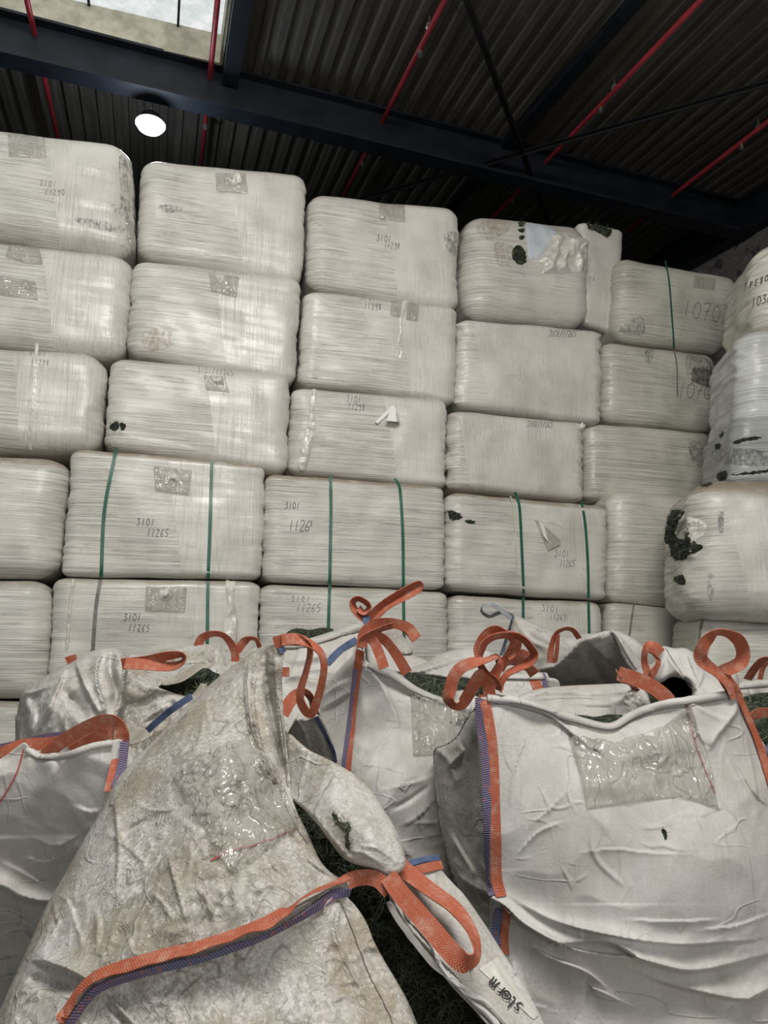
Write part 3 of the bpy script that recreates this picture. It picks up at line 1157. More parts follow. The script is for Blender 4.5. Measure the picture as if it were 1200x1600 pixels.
# key: quad TL TR BR BL, off, split px, dust, label, extra
bale_table = [
    # first column (cut by the picture's left side)
    ('1a', [(-75, 182), (206, 215), (213, 398), (-75, 354)], 0.10, 82, .3, 'top bale of the first column, dark bruised right end and pale tape square', dict(r=.26, rz=.85)),
    ('1b', [(-78, 360), (212, 394), (197, 559), (-78, 529)], 0.06, 75, .3, 'second bale down in the first column, glossy film with a creased corner patch', dict(r=.22, rz=.75)),
    ('1c', [(-80, 531), (167, 546), (160, 706), (-80, 699)], 0.10, 25, .3, 'third bale down in the first column, with a long vertical film seam', dict(r=.24, rz=.8)),
    ('1d', [(-115, 702), (110, 711), (92, 903), (-115, 901)], 0.30, None, .9, 'fourth bale down in the first column, brown dust along its rounded top', dict(r=.25, rz=.6, bulge=.04, pleat=.5)),
    ('1e', [(-120, 902), (80, 905), (74, 1092), (-120, 1094)], 0.30, None, .5, 'fifth bale down in the first column, plain film with a rounded right end', dict(bulge=.05, pleat=.5, r=.2)),
    ('1f', [(-120, 1096), (70, 1096), (66, 1285), (-120, 1287)], 0.30, None, .7, 'lowest bale of the first column, mostly hidden by the crumpled bags', {}),
    # second column
    ('2a', [(222, 242), (483, 266), (474, 446), (212, 397)], 0.00, 370, .3, 'top bale of the second column, with a square tape patch and a small slit', dict(r=.17, rz=.9)),
    ('2b', [(206, 400), (474, 430), (462, 603), (198, 551)], 0.08, 345, .3, 'second bale down in the second column, rust tinted smudge at its lower left', dict(r=.16, rz=.7)),
    ('2c', [(172, 554), (457, 580), (452, 742), (162, 700)], 0.12, 330, .3, 'third bale down in the second column, torn open at its lower left corner', dict(r=.16, rz=.7)),
    ('2d', [(110, 697), (418, 725), (411, 905), (93, 900)], 0.32, 272, 1.0, 'large bale with two green straps in the second column, marked beside the strap', dict(pleat=.6, r=.12)),
    ('2e', [(84, 902), (409, 907), (402, 1095), (72, 1090)], 0.32, 245, .5, 'strapped bale in the second column with loose vertical film seams, behind the crumpled bags', dict(pleat=.6, r=.12)),
    ('2f', [(76, 1094), (404, 1098), (398, 1285), (68, 1285)], 0.32, None, .5, 'bale at the foot of the second column', {}),
    # third column
    ('3a', [(484, 296), (722, 320), (720, 486), (481, 446)], 0.00, 610, .3, 'top bale of the third column, with numbers written under a tape patch', dict(r=.18, rz=.85)),
    ('3b', [(478, 449), (719, 476), (715, 631), (467, 598)], 0.06, 630, .3, 'second bale down in the third column, with a loose tape strip hanging down', {}),
    ('3c', [(458, 601), (703, 622), (701, 766), (450, 737)], 0.08, 610, .3, 'third bale down in the third column, with a white torn paper flap', {}),
    ('3d', [(417, 738), (698, 758), (699, 921), (410, 908)], 0.32, None, 1.0, 'dusty topped bale in the third column with two green straps and large numbers', dict(pleat=.6, r=.12)),
    ('3e', [(409, 911), (704, 923), (702, 1095), (406, 1090)], 0.32, None, .5, 'strapped bale in the third column behind the tied orange loops', dict(pleat=.7, r=.12)),
    ('3f', [(409, 1094), (704, 1098), (702, 1285), (406, 1285)], 0.32, None, .5, 'bale at the foot of the third column', {}),
    # fourth column
    ('4a', [(731, 325), (926, 347), (930, 507), (727, 489)], -0.05, None, .2, 'torn top bale of the fourth column with ripped film and dark turf showing', dict(r=.27, rz=.95, bulge=.03)),
    ('4a2', [(905, 344), (977, 357), (968, 522), (912, 505)], -0.35, 700, .2, 'narrow upright bale beside the ripped top bale, dark turf on its crown', dict(r=.10, pleat=.1, depth=.9)),
    ('4b', [(717, 494), (946, 513), (943, 663), (713, 633)], 0.02, 752, .2, 'second bale down in the fourth column, deeply pleated at its left end', dict(pleat=1.5)),
    ('4c', [(703, 637), (918, 658), (916, 784), (702, 762)], 0.06, 727, .2, 'third bale down in the fourth column, with a folded film corner', dict(pleat=1.5)),
    ('4d', [(701, 766), (957, 790), (956, 939), (700, 921)], 0.30, 850, .9, 'strapped bale in the fourth column with a triangular film tear and dark turf hole', dict(pleat=.9)),
    ('4e', [(704, 929), (946, 940), (944, 1095), (703, 1092)], 0.30, 840, .5, 'strapped bale in the fourth column, right behind the bag with a grey loop', dict(pleat=.8)),
    ('4f', [(704, 1097), (946, 1098), (944, 1285), (703, 1285)], 0.30, None, .5, 'bale at the foot of the fourth column', {}),
    # fifth column
    ('5a', [(968, 394), (1162, 430), (1140, 553), (964, 524)], -0.15, None, .2, 'top bale of the fifth column with one thin dark strap and big five digit number', dict(r=.2, rz=1.0, pleat=.5, tint=(.93, .93, .89))),
    ('5b', [(944, 528), (1124, 552), (1124, 676), (946, 656)], -0.10, None, .2, 'second bale down in the fifth column, dark square stain on its right', dict(r=.18, rz=.9, pleat=.5, tint=(.93, .93, .89))),
    ('5c', [(919, 657), (1118, 675), (1114, 788), (918, 780)], -0.05, None, .2, 'third bale down in the fifth column, plain and matt, beside the dark slashed bale', dict(r=.16, pleat=.5, tint=(.95, .95, .9))),
    ('5d', [(957, 762), (1092, 774), (1078, 950), (953, 938)], 0.18, None, .2, 'whiter pillowy bale in the fifth column tucked behind the burst bale', dict(r=.18, rz=.9, pleat=.9, bulge=.04, tint=(1.12, 1.12, 1.1))),
    ('5e', [(952, 940), (1082, 950), (1070, 1095), (952, 1090)], 0.16, None, .2, 'pale bale low in the fifth column with a thin vertical seam cord', dict(r=.14, tint=(1.05, 1.05, 1.02))),
    ('5f', [(952, 1096), (1082, 1098), (1070, 1285), (952, 1285)], 0.16, None, .2, 'bale at the foot of the fifth column', {}),
    # sixth column (cut by the right side)
    ('6a', [(1183, 372), (1440, 338), (1440, 500), (1176, 516)], 0.0, None, .2, 'top bale of the sixth column, loosely wound film with black writing', dict(r=.27, rz=1.0, pl='B', bulge=.05, pleat=1.4, tint=(1.08, 1.08, 1.04))),
    ('6b', [(1158, 512), (1440, 496), (1440, 652), (1154, 664)], 0.0, None, .2, 'second bale down in the sixth column, bluish grey banded film', dict(pl='B', r=.2, bulge=.04, pleat=1.2, tint=(1.0, 1.06, 1.12))),
    ('6c', [(1147, 648), (1440, 640), (1440, 756), (1144, 758)], 0.0, None, .2, 'dark grey bale with slashed holes in the sixth column', dict(pl='B', r=.17, tint=(.62, .66, .70))),
    ('6d', [(1080, 746), (1440, 738), (1440, 975), (1076, 966)], 0.32, 1150, 1.0, 'big burst bale in the sixth column with dark turf spilling from its left end', dict(r=.30, rz=.85, pl='B', bulge=.06, pleat=1.2, lump=.03)),
    ('6e', [(1097, 962), (1440, 972), (1440, 1120), (1096, 1108)], 0.0, None, .2, 'pale bale below the burst bale in the sixth column, with a knotted cord', dict(pl='B', r=.12, tint=(1.05, 1.05, 1.02))),
    ('6f', [(1097, 1112), (1440, 1122), (1440, 1330), (1096, 1316)], 0.0, None, .2, 'bale at the foot of the sixth column', dict(pl='B')),
]
FOOT = {'2f': 1, '3f': 1, '4f': 1, '5f': 1, '6f': 1}
for key, quad, off, split, dust, label, ex in bale_table:
    make_bale(key, quad, off, split, dust, label, **ex)

# handwriting in marker pen
W_ = write
W_('1a', 'marker_lettering', [('3101', 62, 291, 9, 7, .05, .1), ('11290', 70, 304, 9, 6.5, .05, .1)], 'penfaint', 0.0037)
W_('1c', 'marker_lettering', [('3101', 46, 555, 8, 7, .05, .1), ('11298', 48, 570, 9, 6, .05, .1)], 'penfaint', 0.0037)
W_('2b', 'marker_lettering', [('3101/11265', 334, 425, 9, 5.5, .1, .1)], 'penfaint', 0.0031)
W_('2c', 'marker_lettering', [('3101/11265', 308, 582, 9, 5.8, .1, .1)], 'penfaint', 0.0037)
W_('3a', 'marker_lettering', [('3101', 588, 377, 10, 6, .08, .1), ('11298', 600, 388, 10, 5, .08, .1)], 'pen', 0.0037)
W_('3b', 'marker_lettering', [('3101', 563, 469, 9, 6.5, .1, 0), ('11298', 569, 483, 10, 5.5, .08, 0)], 'pen', 0.0037)
W_('3c', 'marker_lettering', [('3101', 541, 628, 10, 6, .06, .1), ('11298', 543, 640, 10, 5.5, .06, .1)], 'pen', 0.0037)
W_('4a2', 'marker_lettering', [('26', 920, 439, 7, 6, .05, .1)], 'penfaint', 0.0031)
W_('4b', 'marker_lettering', [('3101/11265', 856, 526, 10, 4.3, .02, .3)], 'pen', 0.0037)
W_('4c', 'marker_lettering', [('3101/11265', 823, 667, 9, 4.0, .04, .2)], 'pen', 0.0037)
W_('2d', 'marker_lettering', [('3101', 213, 821, 11, 7.5, .02, .15), ('11265', 229, 838, 12, 7, .03, .15)], 'pen', 0.0043)
W_('2e', 'marker_lettering', [('3101', 193, 970, 11, 7, .02, .15), ('11265', 200, 986, 11, 7, .03, .15)], 'pen', 0.0043)
W_('3d', 'marker_lettering', [('3101', 445, 795, 10, 6, .02, .1), ('1126', 450, 830, 18, 8.5, 0, .15), ('5', 484, 822, 8, 8, 0, .1)], 'pen', 0.0050)
W_('3e', 'marker_lettering', [('3101', 455, 940, 9, 8, .02, .1), ('11265', 462, 956, 14, 8, .02, .15)], 'penfaint', 0.0050)
W_('4d', 'marker_lettering', [('3101', 866, 870, 11, 6, .05, .1), ('11265', 873, 886, 11, 5, 0, .15)], 'penfaint', 0.0037)
W_('4e', 'marker_lettering', [('3101', 846, 955, 10, 7, .05, .1), ('11265', 858, 969, 9, 5.5, 0, .15)], 'penfaint', 0.0037)
W_('5a', 'marker_lettering', [('10702', 1066, 494, 26, 15, .18, .15)], 'penfaint', 0.0074)
W_('5b', 'marker_lettering', [('1070', 1058, 622, 25, 13.5, .05, .15)], 'penfaint', 0.0074)
W_('6a', 'marker_lettering', [('FPE80', 1163, 455, 11, 8, -.42, .1), ('103F', 1174, 481, 14, 8.2, -.32, .1)], 'pen', 0.0074)

# straps around the lower bales
for key, pts in (('2d', [(182, 700), (178, 720), (163, 800), (158, 902)]), ('2d', [(331, 719), (330, 760), (328, 830), (325, 904)]),
                 ('2e', [(325, 908), (324, 985), (323, 1060)]),
                 ('3d', [(516, 742), (517, 800), (515, 913)]), ('3d', [(616, 748), (624, 760), (629, 830), (630, 918)]),
                 ('3e', [(515, 915), (513, 980), (513, 1050)]), ('3e', [(630, 922), (631, 990), (632, 1050)]),
                 ('4d', [(804, 769), (811, 790), (815, 860), (818, 930)]), ('4d', [(908, 785), (914, 820), (918, 880), (919, 935)]),
                 ('4e', [(817, 934), (817, 970), (818, 1010)]), ('4e', [(919, 940), (920, 990), (921, 1030)])):
    strap_on(key, pts)
strap_on('2e', [(157, 906), (150, 950), (145, 1020), (141, 1060)], .03, 'greystrap')
strap_on('5a', [(1039, 408), (1045, 440), (1049, 490), (1053, 545)], .022, 'green')
strap_on('5b', [(1053, 548), (1057, 570), (1058, 620)], .016, 'greystrap')
strap_on('5e', [(990, 943), (986, 970), (981, 1010)], .018, 'greystrap')
strap_on('6e', [(1098, 966), (1094, 990), (1087, 1030)], .028, 'greystrap')
strap_on('1c', [(58, 537), (55, 590), (52, 640), (46, 680), (48, 702)], .028, 'filmflap')
strap_on('4d', [(797, 775), (802, 800), (806, 870), (808, 900)], .012, 'filmflap')
strap_on('4d', [(905, 790), (910, 830), (912, 890)], .012, 'filmflap')


# tape squares, loose flaps and folded film
def tape(key, poly, amp=.008, fr=20, mat='clear', step=2.2, name='tape_patch', edge=3, jag=0.4):
    sd = int(poly[0][0] + poly[0][1]) % 97
    b = BALES[key]
    return patch(b['bvh'], poly, step, lambda a, p, d: crumple(a, p, d, amp, fr, sd, edge), name, mat, b['thing'], jag=jag, curve=False)


tape('1a', [(12, 209), (70, 214), (73, 248), (14, 246)], .006, 18)
tape('1b', [(18, 372), (60, 382), (68, 414), (40, 412), (8, 402)], .014, 15)
tape('1b', [(0, 430), (55, 440), (60, 470), (0, 462)], .005, 25)
tape('2a', [(336, 270), (384, 271), (388, 304), (338, 300)], .010, 20)
tape('2b', [(325, 425), (374, 433), (370, 466), (330, 456)], .012, 20)
tape('2c', [(318, 586), (352, 588), (358, 614), (322, 610)], .012, 22)
tape('3a', [(591, 318), (632, 320), (634, 348), (593, 344)], .010, 22)
tape('3b', [(612, 464), (628, 462), (626, 497), (609, 494)], .009, 22)
tape('3b', [(636, 468), (655, 471), (653, 503), (634, 500)], .009, 22)
tape('2e', [(228, 916), (292, 918), (290, 958), (226, 956)], .006, 14)
tape('2d', [(240, 728), (300, 735), (296, 775), (242, 768)], .006, 14)
tape('5a', [(1084, 430), (1118, 436), (1116, 454), (1083, 450)], .008, 20)
# thrown up film knots
tape('2d', [(262, 742), (276, 740), (284, 752), (272, 763), (263, 752)], .045, 14, 'filmflap', 1.8, 'film_knot', 8)
tape('2e', [(248, 922), (262, 918), (273, 930), (262, 940), (248, 938)], .045, 14, 'filmflap', 1.8, 'film_knot', 8)
tape('2a', [(350, 272), (378, 268), (382, 286), (366, 292), (350, 288)], .035, 16, 'filmflap', 1.8, 'film_knot', 6)
tape('2b', [(334, 428), (352, 430), (356, 444), (340, 444)], .035, 16, 'filmflap', 1.8, 'film_knot', 6)
tape('2c', [(330, 588), (348, 590), (350, 602), (332, 600)], .035, 16, 'filmflap', 1.8, 'film_knot', 6)
M['white'] = mat_simple('white_label_paper', (0.80, 0.80, 0.77), 0.45, 0.5)
M['shade'] = mat_simple('torn_grey_film', (0.34, 0.32, 0.27), 0.5, 0.4, 0, .2, 12)


def flap_on(key, pts3, mat, name, parent=None):
    """small stiff flap: pixel triangle/quads with lift above the bale surface, given thickness"""
    b = BALES[key]
    v, N = [], []
    for x, y, l in pts3:
        h = hit(b['bvh'], x, y)
        v.append(h[0] + h[1] * l)
        N.append(h[1])
    n = len(v)
    v2 = [p - q * .003 for p, q in zip(v, N)]
    f = [tuple(range(n))[::-1], tuple(range(n, 2 * n))] + [(i, (i + 1) % n, n + (i + 1) % n, n + i) for i in range(n)]
    return mesh_obj(name, np.array(v + v2), f, M[mat], b['thing'], False)


flap_on('3c', [(613, 633, .01), (600, 660, .08), (615, 662, .09), (617, 640, .03)], 'white', 'paper_flap')
flap_on('3c', [(617, 640, .02), (615, 662, .09), (624, 661, .05)], 'filmflap', 'paper_flap')
flap_on('3c', [(612, 634, .01), (585, 660, .03), (589, 663, .03), (615, 639, .01)], 'white', 'paper_flap')
flap_on('4d', [(836, 813, .006), (844, 816, .008), (874, 844, .02), (873, 851, .03), (856, 861, .012)], 'shade', 'film_flap')
flap_on('4d', [(840, 812, .01), (846, 822, .05), (854, 849, .05), (848, 838, .02)], 'white', 'film_flap')
tape('4d', [(838, 811), (878, 818), (880, 824), (877, 824), (874, 821), (840, 814)], .004, 20, 'filmflap', 1.6, 'film_crease', 2)
tape('3b', [(628, 462), (640, 468), (633, 486), (628, 500), (629, 520), (624, 540), (630, 552), (627, 562), (623, 560), (625, 550), (619, 540), (624, 520), (623, 500), (630, 480)], .022, 22, 'filmflap', 1.6, 'tape_tail', 4)
tape('3c', [(488, 601), (497, 602), (491, 640), (494, 665), (488, 700), (478, 735), (468, 737), (463, 725), (472, 690), (482, 660)], .022, 18, 'filmflap', 2.0, 'film_tail', 5)
tape('2e', [(352, 906), (368, 908), (366, 940), (372, 975), (370, 1010), (352, 1020), (348, 985), (354, 950)], .022, 16, 'filmflap', 2.0, 'film_tail', 6)
tape('2e', [(112, 904), (118, 906), (112, 950), (108, 1010), (100, 1030), (104, 980), (108, 940)], .02, 16, 'filmflap', 2.0, 'film_seam', 4)
tape('4c', [(893, 652), (910, 650), (917, 658), (916, 672), (908, 676), (900, 664)], .05, 14, 'filmflap', 1.8, 'film_fold', 6)
tape('1a', [(196, 335), (206, 350), (211, 385), (206, 398), (198, 372)], .03, 16, 'clear', 2.2, 'film_tail', 5)
tape('5b', [(1082, 575), (1100, 574), (1112, 580), (1114, 600), (1108, 606), (1080, 596)], .003, 30, 'stain', 2.2, 'stain_patch', 2) if 'stain' in M else None


def scuff(key, poly, mat='bruise', name='scuff_mark'):
    bb = BALES[key]
    return patch(bb['bvh'], poly, 3.2, lambda a, p, d: 0 * d + .001, name, mat, bb['thing'], lift=.0015)


scuff('1a', [(186, 245), (200, 260), (204, 330), (206, 352), (196, 345), (186, 335), (170, 328), (176, 318), (188, 322)])
scuff('1a', [(120, 340), (190, 352), (188, 364), (130, 352)])
scuff('2a', [(246, 322), (270, 320), (286, 328), (262, 333)])
scuff('2b', [(222, 520), (262, 514), (270, 540), (230, 548)], 'rust')
scuff('3a', [(694, 364), (716, 366), (716, 400), (700, 392)])
scuff('4a', [(772, 380), (800, 384), (806, 408), (780, 416)], 'rust')
scuff('4a', [(745, 350), (790, 342), (796, 360), (760, 375)], 'rust')
scuff('5a', [(968, 512), (1000, 494), (1008, 514), (1000, 524), (972, 520)])
scuff('5b', [(1010, 540), (1022, 536), (1018, 566), (1008, 564)])
scuff('5b', [(1074, 553), (1092, 556), (1110, 566), (1112, 592), (1104, 596), (1074, 588)])
scuff('5c', [(1078, 690), (1108, 700), (1104, 730), (1082, 722)])
scuff('6c', [(1120, 700), (1200, 706), (1200, 728), (1120, 722)])
scuff('6d', [(1122, 800), (1130, 800), (1130, 830), (1123, 830)])
scuff('6d', [(1106, 900), (1116, 900), (1114, 935), (1106, 935)])

# torn openings with turf
turf_on('2c', [(173, 663), (183, 657), (186, 668), (180, 674), (172, 670)], .03, 60, .03)
turf_on('2c', [(187, 662), (194, 661), (197, 668), (190, 673)], .02, 30, .02)
turf_on('4a', [(809, 340), (818, 341), (819, 352), (811, 354)], .03, 60, .03)
turf_on('4a', [(810, 358), (820, 357), (820, 362), (812, 363)], .015, 20, .02)
turf_on('4a', [(812, 368), (819, 368), (818, 374), (811, 374)], .015, 20, .02)
turf_on('4a', [(802, 388), (811, 383), (820, 392), (822, 408), (812, 414), (800, 404)], .03, 120, .03)
turf_on('4a2', [(917, 346), (935, 343), (952, 350), (956, 362), (950, 371), (943, 368), (932, 362), (920, 358)], .05, 260, .05)
turf_on('4d', [(700, 798), (712, 800), (722, 807), (718, 812), (704, 812)], .05, 120, .03)
turf_on('4d', [(727, 812), (743, 815), (740, 819), (728, 816)], .015, 20, .015)
turf_on('6c', [(1122, 668), (1129, 664), (1130, 682), (1124, 684)], .02, 40, .02)
turf_on('6c', [(1118, 694), (1125, 693), (1127, 700), (1119, 702)], .02, 40, .02)
turf_on('6c', [(1146, 690), (1166, 684), (1188, 682), (1186, 686), (1164, 690), (1150, 694)], .01, 30, .02)
turf_on('6c', [(1120, 742), (1130, 735), (1137, 742), (1134, 750), (1122, 750)], .03, 80, .03)
turf_on('6c', [(1140, 742), (1180, 736), (1210, 733), (1210, 736), (1170, 742)], .01, 20, .02)
turf_on('6d', [(1070, 764), (1085, 754), (1112, 756), (1104, 760), (1086, 761)], .03, 160, .03)
turf_on('6d', [(1046, 800), (1060, 796), (1070, 800), (1062, 818), (1056, 838), (1070, 842), (1072, 815), (1078, 822), (1084, 845), (1098, 853), (1092, 862), (1076, 868), (1066, 876), (1050, 870), (1046, 852), (1036, 848), (1035, 830), (1042, 815)], .055, 900, .04)
turf_on('6d', [(1052, 904), (1066, 898), (1071, 912), (1062, 914)], .02, 80, .025)
tape('6d', [(1060, 822), (1066, 806), (1072, 801), (1070, 812), (1063, 826), (1058, 838), (1054, 834)], .05, 14, 'filmflap', 1.8, 'film_tatter', 4)
tape('6d', [(1072, 806), (1095, 812), (1104, 820), (1100, 836), (1090, 842), (1080, 850), (1073, 838), (1070, 822)], .05, 9, 'filmflap', 1.8, 'film_tatter', 8)
tape('4a', [(862, 366), (872, 362), (884, 366), (902, 370), (921, 372), (922, 395), (918, 425), (870, 428), (846, 428), (852, 414), (842, 408), (856, 388)], .05, 8, 'filmflap', 2.0, 'film_tatter', 10)
tape('4a', [(822, 345), (858, 354), (870, 362), (856, 386), (842, 404), (826, 406), (824, 385), (822, 365)], .004, 10, 'bluefilm', 2.4, 'inner_film', 4) if 'bluefilm' in M else None

# ------------------------------------------------------------------ bulk bags


def ridge_c(m, c):
    return m.math('ABSOLUTE', m.math('SUBTRACT', m.noise(m.mapping(c, (5, 5, 3.2), (0, .5, 0)), 1, 2, .45, .15), .5))


def mat_cloth():
    m = NT('woven_bag_cloth')
    c = m.coord()
    raw = m.n('ShaderNodeTexCoord').outputs['Object']
    dirt = m.attr('dirt')
    base = m.mix(m.ramp(m.noise(c, 3.2, 4), .35, .68), (0.52, 0.51, 0.49), (0.43, 0.415, 0.39))
    bands = m.noise(m.mapping(c, (26, 26, 1.2)), 1.0, 3)
    base = m.mix(m.ramp(bands, .45, .75, 0, .28), base, (0.61, 0.605, 0.595))
    # ground-in dust: broad stains, fine speckle
    st = m.math('ADD', m.noise(c, 4.5, 5, .65), m.math('MULTIPLY', m.noise(c, 60, 4, .75), .34))
    stain = m.math('MULTIPLY', m.ramp(st, .56, .84), dirt)
    base = m.mix(stain, base, (0.30, 0.265, 0.21))
    sp = m.ramp(m.noise(c, 170, 3, .6), .60, .70)
    zone = m.ramp(m.noise(c, 5, 3), .42, .62)
    base = m.mix(m.math('MULTIPLY', m.math('MULTIPLY', sp, zone), m.math('MULTIPLY', dirt, .75)), base, (0.11, 0.095, 0.075))
    cr = m.voronoi(m.mapping(c, (1, 1, 1), (.4, .3, .2)), 9.0)
    crn = m.ramp(m.math('ADD', cr, m.math('MULTIPLY', m.noise(c, 24, 3), .03)), 0.012, 0.03, 1, 0)
    base = m.mix(m.math('MULTIPLY', crn, m.math('MULTIPLY', dirt, .18)), base, (0.22, 0.19, 0.15))
    mot = m.noise(c, 95, 4, .75)
    base = m.mix(m.math('MULTIPLY', m.ramp(mot, .40, .56, 1, 0), m.math('MULTIPLY', m.ramp(m.noise(c, 2.6, 4, .6), .35, .65, .25, 1), m.math('MULTIPLY', dirt, .72))), base, (0.26, 0.235, 0.20))
    base = m.mix(m.math('MULTIPLY', m.ramp(mot, .58, .68), m.math('MULTIPLY', dirt, .55)), base, (0.72, 0.71, 0.68))
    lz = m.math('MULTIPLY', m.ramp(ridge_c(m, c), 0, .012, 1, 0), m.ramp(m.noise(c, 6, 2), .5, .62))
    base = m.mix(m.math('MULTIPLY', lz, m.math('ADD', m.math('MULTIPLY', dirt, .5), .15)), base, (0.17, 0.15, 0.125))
    # relief: weave, ironed-in creases, crumple
    wv = m.n('ShaderNodeTexWave', wave_type='BANDS', bands_direction='Z')
    m.l(raw, wv.inputs['Vector'])
    wv.inputs['Scale'].default_value = 90
    wx = m.n('ShaderNodeTexWave', wave_type='BANDS', bands_direction='X')
    m.l(raw, wx.inputs['Vector'])
    wx.inputs['Scale'].default_value = 90
    weave = m.math('MULTIPLY', m.math('ADD', wv.outputs[0], wx.outputs[0]), .5)
    ridge = m.math('ABSOLUTE', m.math('SUBTRACT', m.noise(m.mapping(c, (6, 6, 1.7), (.3, math.radians(38), 0)), 1, 2, .4, .1), .5))
    ridgeb = m.math('ABSOLUTE', m.math('SUBTRACT', m.noise(m.mapping(c, (1.5, 4, 6.5), (.2, math.radians(12), 0)), 1, 2, .4, .1), .5))
    ridge = m.math('MINIMUM', ridge, ridgeb)
    ridge2 = m.math('ABSOLUTE', m.math('SUBTRACT', m.noise(c, 19, 2, .5, .9), .5))
    zc = m.ramp(m.noise(c, 4.2, 2), .46, .62)
    rr = m.math('ADD', m.math('MULTIPLY', m.ramp(ridge, 0.0, .016, 1, 0), zc), m.math('MULTIPLY', m.ramp(ridge2, 0, .035, 1, 0), m.math('MULTIPLY', dirt, .35)))
    n1 = m.bump(rr, .6, .005)
    n2 = m.bump(m.math('MULTIPLY', m.noise(c, 34, 4, .65), m.math('ADD', m.math('MULTIPLY', dirt, .8), .25)), .35, .007, n1)
    n3 = m.bump(weave, .25, .0008, n2)
    m.set(Base_Color=base, Roughness=.55, Normal=n3)
    m.b.inputs['Specular IOR Level'].default_value = 0.38
    m.b.inputs['Sheen Weight'].default_value = 0.0
    return m.m


def mat_web(name, a, b, rib=(0, 0, 0)):
    m = NT(name)
    uv = m.n('ShaderNodeTexCoord').outputs['UV']
    s = m.n('ShaderNodeSeparateXYZ')
    m.l(uv, s.inputs[0])
    zig = m.math('PINGPONG', m.math('MULTIPLY', s.outputs[0], 6.0), 1.0)
    ph = m.math('ADD', m.math('MULTIPLY', s.outputs[1], 300.0), m.math('MULTIPLY', zig, 1.5))
    w = m.math('SINE', m.math('MULTIPLY', ph, 3.1416))
    c = m.coord()
    n = m.noise(c, 25, 4, .7)
    col = m.mix(m.ramp(w, -.2, .9), b, a)
    col = m.mix(m.ramp(n, .45, .72, 0, .6), col, (0.50, 0.30, 0.23))
    m.set(Base_Color=col, Roughness=.6, Normal=m.bump(w, .6, .001))
    m.b.inputs['Specular IOR Level'].default_value = 0.3
    return m.m


def mat_stitch():
    m = NT('blue_violet_stitching')
    uv = m.n('ShaderNodeTexCoord').outputs['UV']
    s = m.n('ShaderNodeSeparateXYZ')
    m.l(uv, s.inputs[0])
    w = m.math('SINE', m.math('MULTIPLY', m.math('ADD', s.outputs[1], m.math('MULTIPLY', s.outputs[0], .006)), 900.0))
    c = m.coord()
    col = m.mix(m.ramp(m.noise(c, 6, 2), .4, .6), (0.085, 0.10, 0.22), (0.12, 0.08, 0.17))
    col = m.mix(m.ramp(w, .3, .9, 0, .75), col, (0.28, 0.26, 0.33))
    col = m.mix(m.ramp(m.noise(c, 60, 3), .58, .7, 0, .8), col, (0.42, 0.14, 0.13))
    m.set(Base_Color=col, Roughness=.7, Normal=m.bump(w, .8, .002))
    return m.m


M['cloth'] = mat_cloth()
M['web'] = mat_web('orange_webbing', (0.46, 0.135, 0.072), (0.35, 0.085, 0.045))
M['stitch'] = mat_stitch()
M['blue'] = mat_simple('blue_edge_band', (0.06, 0.085, 0.16), 0.7, 0.3, 0, 0.3, 20)
M['greyweb'] = mat_simple('faded_grey_webbing', (0.30, 0.31, 0.33), 0.65, 0.3, 0, 0.2, 30)
M['redthread'] = mat_simple('red_thread', (0.42, 0.07, 0.06), 0.6)
M['thread'] = mat_simple('grey_seam_thread', (0.22, 0.19, 0.16), 0.7)
M['ink'] = mat_simple('black_print', (0.02, 0.02, 0.02), 0.5)
M['hollow'] = mat_simple('turf_in_painted_shade', (0.006, 0.007, 0.008), 0.95, 0.05)  # near-black colour paints the shade inside an open bag
M['paper'] = mat_simple('printed_paper', (0.52, 0.505, 0.46), 0.5, 0.4, 0, 0.06, 6)


def tps(ctrl, X):
    ctrl = np.array(ctrl, float)
    P, z = ctrl[:, :2] / 300.0, ctrl[:, 2]

    def K(a, b):
        r2 = ((a[:, None, :] - b[None, :, :]) ** 2).sum(-1)
        return .5 * r2 * np.log(r2 + 1e-9)
    n = len(P)
    A = np.zeros((n + 3, n + 3))
    A[:n, :n] = K(P, P) + np.eye(n) * 1e-3
    A[:n, n:] = np.c_[np.ones(n), P]
    A[n:, :n] = A[:n, n:].T
    w = np.linalg.solve(A, np.r_[z, 0, 0, 0])
    Xn = X / 300.0
    return K(Xn, P) @ w[:n] + np.c_[np.ones(len(X)), Xn] @ w[n:]


def crease_height(V2, creases):
    h = np.zeros(len(V2))
    for c in creases:
        pts, w, a, kind = c[:4]
        L = catmull(pts, 6) if len(pts) > 2 else np.array(pts, float)
        lo, hi = L.min(0)[:2] - 4 * w, L.max(0)[:2] + 4 * w
        m = ((V2 >= lo) & (V2 <= hi)).all(1)
        if not m.any():
            continue
        d, t, s = seg_dist(V2[m], L)
        tap = np.clip(np.sin(np.pi * np.clip(t, .02, .98)), 0, 1) ** .6 if len(c) < 5 else np.ones(len(d))
        if kind == 'r':
            q = np.exp(-(d / w) ** 2)
        elif kind == 'l' or kind == 'R':          # one-sided fold: steep on one side, long on the other
            sg = s if kind == 'l' else -s
            q = np.where(sg > 0, np.exp(-d / (1.6 * w)), np.exp(-(d / (.28 * w)) ** 2))
        h[m] += a * q * tap
    return h


